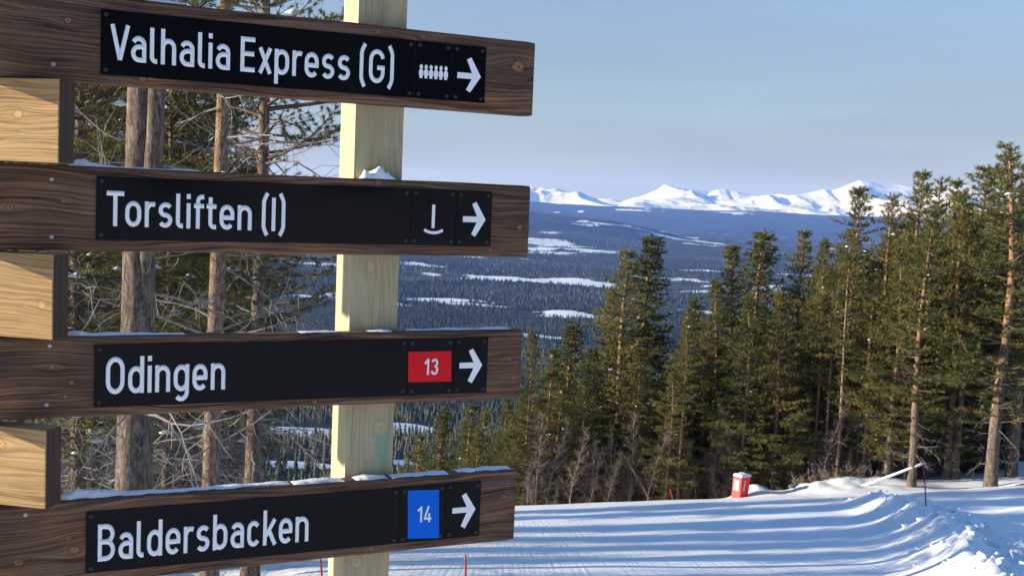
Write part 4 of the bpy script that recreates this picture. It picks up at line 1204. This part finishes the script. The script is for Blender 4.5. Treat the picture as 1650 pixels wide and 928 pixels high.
def plant(P, name, cat, x, y, H, rz, label, group, z=None, sxy=1.0, tilt=(0, 0)):
    s = H / P['H']
    zg = snow_gz(x, y) if z is None else z
    root = empty(name, (x, y, zg - 0.03), rz, label, cat, group)
    root.rotation_euler = (tilt[0], tilt[1], rz)
    root.scale = (s * sxy, s * sxy, s)
    for pn, me in P['parts']:
        o = link(pn, me, root)
        if pn in ('crown', 'snow_tufts', 'dead_branches', 'branches'): o['kind'] = 'stuff'
    return root

PINES = [make_proto(dict(seed=11, H=13, r0=.17, crown=.26, R=2.1, step=.36, snow=.02), M['bark']),
         make_proto(dict(seed=12, H=12, r0=.15, crown=.38, R=1.85, step=.36, snow=.03), M['bark']),
         make_proto(dict(seed=13, H=14, r0=.19, crown=.20, R=2.5, step=.38, open_=.22, snow=.02), M['bark']),
         make_proto(dict(seed=14, H=11, r0=.13, crown=.12, R=1.85, step=.30, snow=.03), M['bark']),
         make_proto(dict(seed=17, H=13, r0=.15, crown=.08, R=2.35, step=.32, snow=.02), M['bark'])]
SPRUCES = [make_proto(dict(seed=15, H=13, r0=.16, crown=.05, R=1.7, step=.27, per=(5, 7), shape='spruce', needle=(8, .15, .045), tuft_gap=.19, dead_n=10, snow=.02), M['bark']),
           make_proto(dict(seed=16, H=11, r0=.14, crown=.04, R=1.35, step=.25, per=(5, 6), shape='spruce', needle=(8, .14, .045), tuft_gap=.19, dead_n=8, snow=.03), M['bark'])]
SLENDER = make_proto(dict(seed=18, H=13, r0=.10, crown=.52, R=1.15, step=.34, dead_n=30, dead_len=(.2, .8), snow=.02), M['smooth_bark'])

TG = 'pines and spruces along the far piste edge'
def top_tree(P, px, py, D, label, name='pine_tree', rz=None, sxy=1.0, group=TG):
    t = ray(px, py) * D
    zg = snow_gz(t[0], D)
    rz = (px * 0.7 + D) % 6.28 if rz is None else rz
    return plant(P, name, 'tree', t[0], D, max(2.0, t[2] - zg), rz, label, group, zg, sxy)
A_, B_, C_, D_, E_ = PINES; S1, S2 = SPRUCES
RIGHT = [
 # prototype, pixel of the tip, distance, width factor, label
 (A_, 1013, 402, 56, 1.0, 'tall pine with a pale straight trunk, left half of the tallest pair near the middle'),
 (S1, 1052, 378, 58, 1.0, 'tall pointed dark spruce, right half of the tallest pair near the middle'),
 (S2, 1120, 478, 62, .75, 'small thin spruce tip rising between the tall pair and the next pines'),
 (D_, 1108, 540, 54, 1.1, 'dull dark pine with a bare upper trunk standing under the thin spruce tip'),
 (D_, 1183, 396, 57, .8, 'slim pine with a sparse pointed top left of the dark broad spruce'),
 (E_, 1160, 452, 54, .9, 'yellow green bushy pine in front of the slim sparse pine'),
 (S1, 1236, 370, 60, 1.05, 'dark broad pointed spruce standing alone against the blue valley'),
 (A_, 1297, 370, 58, .8, 'pine with a rounded dark top just right of the dark broad spruce'),
 (E_, 1325, 386, 54, .8, 'light olive pine in front of the rounded dark top'),
 (B_, 1385, 302, 56, .85, 'pine with a small open tuft for a top under the highest snow peak'),
 (SLENDER, 1352, 400, 51, 1.0, 'slender pine with a long bare reddish trunk, left of a close pair'),
 (SLENDER, 1374, 372, 50, 1.0, 'slender pine with a long bare reddish trunk, right of a close pair'),
 (C_, 1442, 312, 53, .8, 'broad dense pine just right of the highest snow peak'),
 (A_, 1490, 274, 55, .9, 'pine with a spiky top that rises just above the snow mountains'),
 (C_, 1516, 286, 52, .75, 'full pine close to the right of the spiky topped pine'),
 (A_, 1540, 288, 57, .8, 'dark pine with an open crown behind the full pine'),
 (E_, 1558, 308, 50, .8, 'bushy yellowish pine low between two taller crowns at the right'),
 (B_, 1592, 268, 53, 1.0, 'pine with a dark two pronged top left of the tallest right hand pine'),
 (C_, 1612, 250, 55, .85, 'open crowned pine pressed behind the tallest right hand pine'),
 (C_, 1638, 231, 46, 1.05, 'tallest pine at the right edge with a thick dark trunk on the snow'),
 (A_, 1500, 335, 47, .9, 'pine with a dark trunk at the tip of the slanting white pole'),
 (B_, 1568, 345, 50, .95, 'pine with a grey trunk standing on the bright snow bank'),
 (S2, 925, 518, 60, 1.0, 'small dark spruce above the right end of the Odingen board'),
 (D_, 890, 562, 58, .9, 'low dark pine beside the small dark spruce'),
 (E_, 856, 532, 55, .75, 'pine with an orange trunk against the end of the Odingen board'),
 (D_, 955, 560, 55, 1.0, 'bushy olive pine left of the tall pair'),
 (D_, 985, 470, 60, .8, 'pine with greyish foliage leaning on the tall pair from the left'),
 (E_, 1085, 600, 51, 1.1, 'low dense olive pine under the tall pair'),
 (A_, 820, 640, 60, .9, 'pine with a thin pale trunk below the Odingen board'),
 (D_, 760, 652, 62, 1.0, 'small pine between the Odingen and Baldersbacken boards'),
 (S2, 712, 655, 66, .9, 'small dark spruce right of the pale post'),
 (D_, 676, 700, 64, 1.0, 'lowest little pine close to the right side of the pale post'),
 (E_, 1210, 480, 51, .9, 'yellow green pine in front of the dark broad spruce'),
 (E_, 1262, 470, 51, .9, 'green bushy pine right behind the red safety box'),
 (C_, 1300, 520, 55, .9, 'lower bushy pine left of the slender pair'),
 (D_, 1415, 420, 50, .9, 'lower olive pine right of the slender pair'),
 (E_, 1455, 400, 49, .9, 'low branched pine before the broad dense pine'),
 (S1, 1535, 430, 54, .9, 'dark shaded spruce between the trunks on the snow bank'),
 (S2, 1600, 470, 52, 1.1, 'dark low spruce behind the thick trunk at the right'),
 (A_, 1668, 262, 50, 1.0, 'pine cut by the right edge of the picture'),
 (D_, 1640, 470, 58, 1.2, 'dim pine deep behind the thick trunk at the right edge'),
]
RIGHT += [
 (SLENDER, 1108, 505, 50.8, .9, 'slender bare trunk between the thin spruce tip and the slim sparse pine'),
 (SLENDER, 1330, 440, 51.5, .9, 'thin bare trunk just left of the slender pair'),
 (SLENDER, 1402, 430, 51, .9, 'thin bare trunk just right of the slender pair'),
 (SLENDER, 1462, 380, 51, .9, 'slender trunk above the middle of the white pole'),
 (SLENDER, 1538, 400, 53, .9, 'slender grey trunk between the white pole tip and the snow bank pine'),
 (SLENDER, 1258, 480, 52, .8, 'thin bare trunk above the snow mound right of the red box'),
 (E_, 868, 640, 53, 1.1, 'low olive pine standing close behind the tip of the lowest board'),
 (D_, 905, 622, 54, 1.1, 'lower olive pine under the small dark spruce'),
 (E_, 945, 610, 53, 1.1, 'wide low pine left of the pale trunk of the tall pair'),
 (D_, 1030, 560, 53, 1.1, 'dense low pine directly below the tall pair'),
 (E_, 1135, 590, 53, 1.1, 'bushy low pine left of and behind the red safety box'),
 (D_, 1195, 560, 53, 1.1, 'bushy pine straight above the red safety box'),
 (E_, 1240, 540, 53, 1.2, 'wide olive pine above and right of the red safety box'),
 (D_, 1285, 560, 52, 1.1, 'low olive pine above the fallen trunk'),
 (E_, 1330, 520, 53, 1.1, 'olive pine filling the gap left of the slender pair'),
 (C_, 1395, 470, 54, 1.0, 'tall olive pine filling the gap right of the slender pair'),
 (E_, 1430, 500, 52, 1.1, 'olive pine above the middle of the white pole'),
 (C_, 1475, 380, 55, 1.0, 'broad pine left of the pine at the white pole tip'),
 (E_, 1530, 520, 55, 1.1, 'low olive pine right of the pine at the white pole tip'),
 (C_, 1545, 330, 58, 1.0, 'tall broad pine filling the skyline left of the two pronged top'),
 (E_, 1590, 420, 56, 1.1, 'olive pine left of the thick right trunk'),
 (C_, 1655, 300, 55, 1.0, 'broad pine behind the thick right trunk')]
for k, (P, px, py, D, sxy, lab) in enumerate(RIGHT):
    top_tree(P, px, py, D, lab, 'spruce_tree' if P in SPRUCES else 'pine_tree', None, sxy * (1.0 if P is SLENDER else 1.25))
# second row, deeper in the wood
deep_items = []
gg = np.random.default_rng(5)
for k in range(60):
    px = 680 + k * 17.4 + gg.uniform(-9, 9); D = gg.uniform(58, 88)
    py = np.interp(px, [690, 840, 960, 1100, 1250, 1330, 1450, 1700], [690, 620, 540, 540, 450, 420, 350, 310]) + gg.uniform(0, 70)
    P = [A_, E_, C_, D_, E_, S1, D_, A_][int(gg.integers(0, 8))]
    deep_items.append((px, top_tree(P, px, py, D, 'tree deep in the wood', 'spruce_tree' if P in SPRUCES else 'pine_tree', None, 1.2, 'trees deep in the wood behind the piste edge')))

MARKS = [(560, 'pale post'), (835, 'lowest board tip'), (1000, 'tall pair'), (1084, 'red stick'), (1191, 'red box'), (1284, 'fallen trunk'), (1362, 'slender pair'), (1440, 'white pole'), (1497, 'white pole tip'), (1615, 'thick right trunk'), (1800, 'right picture edge')]
ORD = ['leftmost', 'second from left', 'third from left', 'fourth from left', 'fifth from left', 'sixth from left', 'seventh from left', 'eighth from left', 'ninth from left', 'tenth from left', 'eleventh from left', 'twelfth from left', 'thirteenth from left', 'fourteenth from left', 'fifteenth from left', 'sixteenth from left', 'seventeenth from left', 'eighteenth from left', 'nineteenth from left', 'twentieth from left', 'last towards the right', 'hindmost', 'smallest', 'faintest']
def ordered(what, items):
    """items: [(pixel x, object)]; labels each by its place between two landmarks"""
    for (xa, na), (xb, nb) in zip(MARKS[:-1], MARKS[1:]):
        run = sorted([q for q in items if xa <= q[0] < xb], key=lambda q: q[0])
        for k, (px, o) in enumerate(run):
            o['label'] = '%s %s between %s and %s' % (what, ORD[k], na, nb)

# leafless birches and bushes in front of the trees
def bare(seed, H, stems, spread, dens, r=0.035):
    g = np.random.default_rng(seed); st, tw = Acc(), Acc()
    for s in range(stems):
        az = g.uniform(0, 6.28); d = unit(np.array([math.cos(az) * spread, math.sin(az) * spread, 1.0]))
        h = H * g.uniform(.65, 1.05)
        P = bent([g.normal(0, .12), g.normal(0, .12), -.1], d, h, 8, 0.1, g, .07)
        rad = np.linspace(r, .006, 9) * g.uniform(.7, 1.1)
        st.tube(P, rad, 5, cap=False)
        for j in range(int(h * dens)):
            f = g.uniform(.15, 1) * 8; i = min(int(f), 7); p = P[i] + (P[i + 1] - P[i]) * (f - i)
            a = g.uniform(0, 6.28); dv = unit(np.array([math.cos(a), math.sin(a), g.uniform(.2, 1.3)]))
            L = h * g.uniform(.10, .30) * (1.15 - f / 9)
            Q = bent(p, dv, L, 4, .2, g, .16)
            tw.tube(Q, np.linspace(.009, .003, 5), 3, cap=False)
            for m in range(8):
                ii = int(g.integers(1, 4)); dv2 = unit(g.normal(size=3) + (Q[ii + 1] - Q[ii]) * 4 / L)
                tw.tube(bent(Q[ii], dv2, L * g.uniform(.25, .6), 2, .1, g, .2), [.006, .004, .002], 3, cap=False)
    return {'H': H, 'parts': [('trunk', st.mesh('stems', M['birch_bark'], True)), ('branches', tw.mesh('twigs', M['birch_twig']))]}
BARE = [bare(21, 4.5, 2, .12, 15), bare(22, 3.2, 4, .35, 16, .025), bare(23, 5.5, 1, .05, 15, .045)]
LOWB = bare(24, 1.3, 9, .8, 12, .014)
spots = [(856 + 12.0 * q, 50.9 + 2.0 * ((q * 7) % 5) / 5) for q in range(54)] + [(985, 52), (1020, 53), (1048, 51.5), (1072, 53), (1098, 51), (1122, 52), (1146, 51), (1166, 52), (1172, 51), (1208, 53), (1226, 52), (1252, 51.5), (1276, 52), (1298, 51), (1316, 50.5), (1340, 52), (1362, 50), (1392, 52), (1420, 50.5), (1450, 50), (1475, 52), (900, 53), (940, 54), (870, 52)]
birch_items, bush_items = [], []
for k, (px, D) in enumerate(spots):
    x = ray(px, 780)[0] * D
    P = BARE[(k * 2 + k // 3) % 3]
    birch_items.append((px, plant(P, 'birch_tree', 'tree', x, D, P['H'] * (0.6 + 0.55 * ((k * 37) % 10) / 10), k * 1.3, 'bare grey brown birch at the wood edge behind the snow crest', 'bare birches at the wood edge')))
for k, (px, D) in enumerate([(1262, 50.3), (1290, 49.4), (1312, 49.2), (1335, 48.9), (1352, 49.5), (1372, 49.0), (1392, 49.8), (1410, 49.2), (1428, 49.8), (1446, 50.4), (1462, 49.6), (1480, 50.6), (1508, 52), (1528, 53)]):
    x = ray(px, 780)[0] * D
    bush_items.append((px, plant(LOWB, 'bare_bush', 'bush', x, D, 0.7 + 0.6 * ((k * 29) % 10) / 10, k * 2.1, 'low bare brown bush poking through the snow by the white pole', 'low bare bushes on the snow bank')))
ordered('hidden wood pine', deep_items); ordered('bare birch', birch_items); ordered('low bush', bush_items)
def dead_log(label, a, b, r, mat):
    acc = Acc(); a, b = np.array(a), np.array(b)
    path = np.array([(b - a) * t for t in np.linspace(0, 1, 6)]); path[:, 2] += np.sin(np.linspace(0, 3.1, 6)) * r
    acc.tube(path, np.linspace(r * 1.15, r * .6, 6), 7, jitter=.05)
    tag(link('fallen_trunk', acc.mesh('fallen_trunk', mat, True), None, tuple(a)), label, 'log')
dead_log('thin grey dead trunk leaning down to the snow crest under the tall pair', ray(1050, 808) * 50, ray(998, 722) * 51.5, .035, M['branch'])
dead_log('grey brown fallen trunk resting on the snow mound right of the safety box', ray(1272, 786) * 50.2, ray(1318, 752) * 50.8, .09, M['dead_wood'])

# ---- the near wood at the left
NEAR1 = make_proto(dict(seed=31, H=15, r0=.11, crown=.48, R=2.3, step=.42, needle=(22, .085, .010), tuft_gap=.17, dead_n=60, dead_len=(.7, 2.2), sides=12, snow=.06, dead_sides=5), M['smooth_bark'])
NEAR2 = make_proto(dict(seed=32, H=14, r0=.14, crown=.34, R=2.3, step=.40, needle=(36, .085, .011), tuft_gap=.17, dead_n=60, dead_len=(.8, 2.4), sides=12, snow=.10, dead_sides=5), M['near_bark'])
NEAR3 = make_proto(dict(seed=33, H=12, r0=.12, crown=.22, R=2.0, step=.34, needle=(18, .10, .014), tuft_gap=.18, dead_n=70, dead_len=(.6, 2.0), sides=9, snow=.12, dead_sides=4), M['near_bark'])
def at(px, D, py=780): return ray(px, py)[0] * D
LG = 'pines of the near wood behind the boards'
SHADE = [(16.0, 16.7), (19.2, 19.9), (22.0, 22.5), (24.8, 25.5), (29.0, 29.9), (35.2, 36.3), (39.5, 40.8), (52.5, 60.0)]   # strips of the piste that the wood keeps in shade
def lane(x, y):
    """moves y so that the tree's long shadow falls into the nearest of the strips"""
    off = math.tan(SUN_BETA) * (6 - x)
    q = y + off
    best = min((min(max(q, a), b) for a, b in SHADE), key=lambda v: abs(v - q))
    return best - off
plant(NEAR1, 'pine_tree', 'tree', at(340, 14.5), 14.5, 15, 0.4, 'slim pine with a smooth sunlit trunk seen between boards, left of the dark branched pine', LG)
plant(NEAR2, 'pine_tree', 'tree', at(406, 17.5), 17.5, 13.2, 2.2, 'dark branched pine with needle fans reaching towards the pale post', LG)

def big_pine():
    """old twin-stemmed pine close behind the upper boards"""
    g = np.random.default_rng(44)
    D = 10.2; x = at(215, D)
    P = make_proto(dict(seed=44, H=15, r0=.165, crown=.55, R=2.6, step=.45, needle=(22, .085, .010), tuft_gap=.17, dead_n=40, dead_len=(.6, 1.9), sides=18, snow=.05, dead_sides=5), M['near_bark'])
    root = plant(P, 'pine_tree', 'tree', x, D, 15, 1.0, 'thick old pine trunk with a second stem behind the left part of the boards', LG)
    acc = Acc(); n = 12; t = np.linspace(0, 1, n)
    path = np.stack([.07 + .09 * np.clip(t * 4, 0, 1) + .03 * np.sin(t * 9), -.05 + .0 * t, 3.2 + t * 8.5], -1)
    acc.tube(path, np.interp(t, [0, .06, 1], [.02, .085, .03]), 12, jitter=.03)
    o = link('second_stem', acc.mesh('second_stem', M['near_bark'], True), root); o.rotation_euler = (0, 0, -1.0)
big_pine()
NEAR4 = make_proto(dict(seed=34, H=9, r0=.09, crown=.06, R=1.8, step=.30, needle=(16, .11, .016), tuft_gap=.18, dead_n=14, dead_len=(.5, 1.4), sides=8, snow=.14, dead_sides=4), M['near_bark'])
lefties = [(128, 17, NEAR3, 11), (150, 22, NEAR2, 13), (172, 26, NEAR3, 12), (262, 24, NEAR3, 11), (296, 20, NEAR3, 12), (318, 30, NEAR2, 13), (365, 27, NEAR3, 9.5), (385, 24, NEAR3, 8.5), (205, 32, NEAR3, 13), (240, 36, NEAR2, 14), (280, 40, NEAR3, 12), (340, 38, NEAR3, 11), (110, 30, NEAR2, 14), (90, 21, NEAR1, 13), (60, 26, NEAR3, 12), (20, 20, NEAR2, 13), (-30, 27, NEAR3, 12), (138, 40, NEAR3, 13), (370, 44, NEAR3, 10), (180, 46, NEAR2, 13)]
left_items = []
lefties += [(118, 16, NEAR3, 9), (152, 19, NEAR3, 10), (190, 23, NEAR3, 11), (268, 17.5, NEAR3, 9.5), (285, 26, NEAR3, 11), (310, 22, NEAR3, 10.5), (350, 33, NEAR3, 11), (375, 20.5, NEAR3, 9), (130, 28, NEAR3, 12), (250, 30, NEAR3, 12.5), (112, 24, NEAR4, 9), (160, 28, NEAR4, 11), (195, 27, NEAR4, 10), (275, 29, NEAR4, 11), (302, 25, NEAR4, 10), (322, 34, NEAR4, 11), (362, 30, NEAR4, 9), (382, 28, NEAR4, 7.5), (140, 36, NEAR4, 12), (285, 36, NEAR4, 12), (235, 28, NEAR4, 11)]
for k, (px, D, P, H) in enumerate(lefties):
    D = lane(at(px, D), D)
    left_items.append((px, D, plant(P, 'pine_tree', 'tree', at(px, D), D, H, k * 1.7, 'pine with many dead grey branches in the near wood, partly hidden by the boards', 'shaded pines deeper in the near wood')))
for a, b, where in ((-99, 105, 'behind the golden board ends'), (105, 200, 'left of the old trunk'), (200, 262, 'behind the thick old trunk'), (262, 330, 'between old and slim sunlit trunks'), (330, 400, 'right of the slim sunlit trunk')):
    run = sorted([q for q in left_items if a <= q[0] < b], key=lambda q: q[1])
    for k, (px, D, o) in enumerate(run):
        o['label'] = '%s pine of the near wood %s' % (['nearest', 'second nearest', 'third nearest', 'fourth nearest', 'fifth nearest', 'sixth nearest', 'seventh nearest', 'eighth nearest', 'ninth nearest', 'tenth nearest', 'eleventh nearest', 'twelfth nearest', 'thirteenth nearest', 'fourteenth nearest', 'fifteenth nearest', 'sixteenth nearest'][k], where)
# the same wood goes on to the left of the frame; its shadows stripe the piste
gl = np.random.default_rng(9)
for k in range(34):
    y = 15 + 37 * (k + gl.random()) / 34
    x = -0.47 * y - 3 - gl.uniform(0, 26)
    y = lane(x, y)
    P = [NEAR1, NEAR1, NEAR2, B_, B_, A_][int(gl.integers(0, 6))]
    plant(P, 'pine_tree', 'tree', x, y, gl.uniform(9, 14), gl.uniform(0, 6), 'pine of the wood beyond the left edge of the frame', 'pines left of the frame', sxy=0.5)
# wood behind the viewer, mirrored in the black plates
for k in range(26):
    x = 1 + k * 1.0 + gl.uniform(-.6, .6); y = -11 - gl.uniform(0, 9)
    P = [S1, E_, S2, D_, S1][k % 5]
    plant(P, 'pine_tree', 'tree', x, y, gl.uniform(8, 13), gl.uniform(0, 6), 'pine of the wood behind the viewer', 'pines behind the viewer')
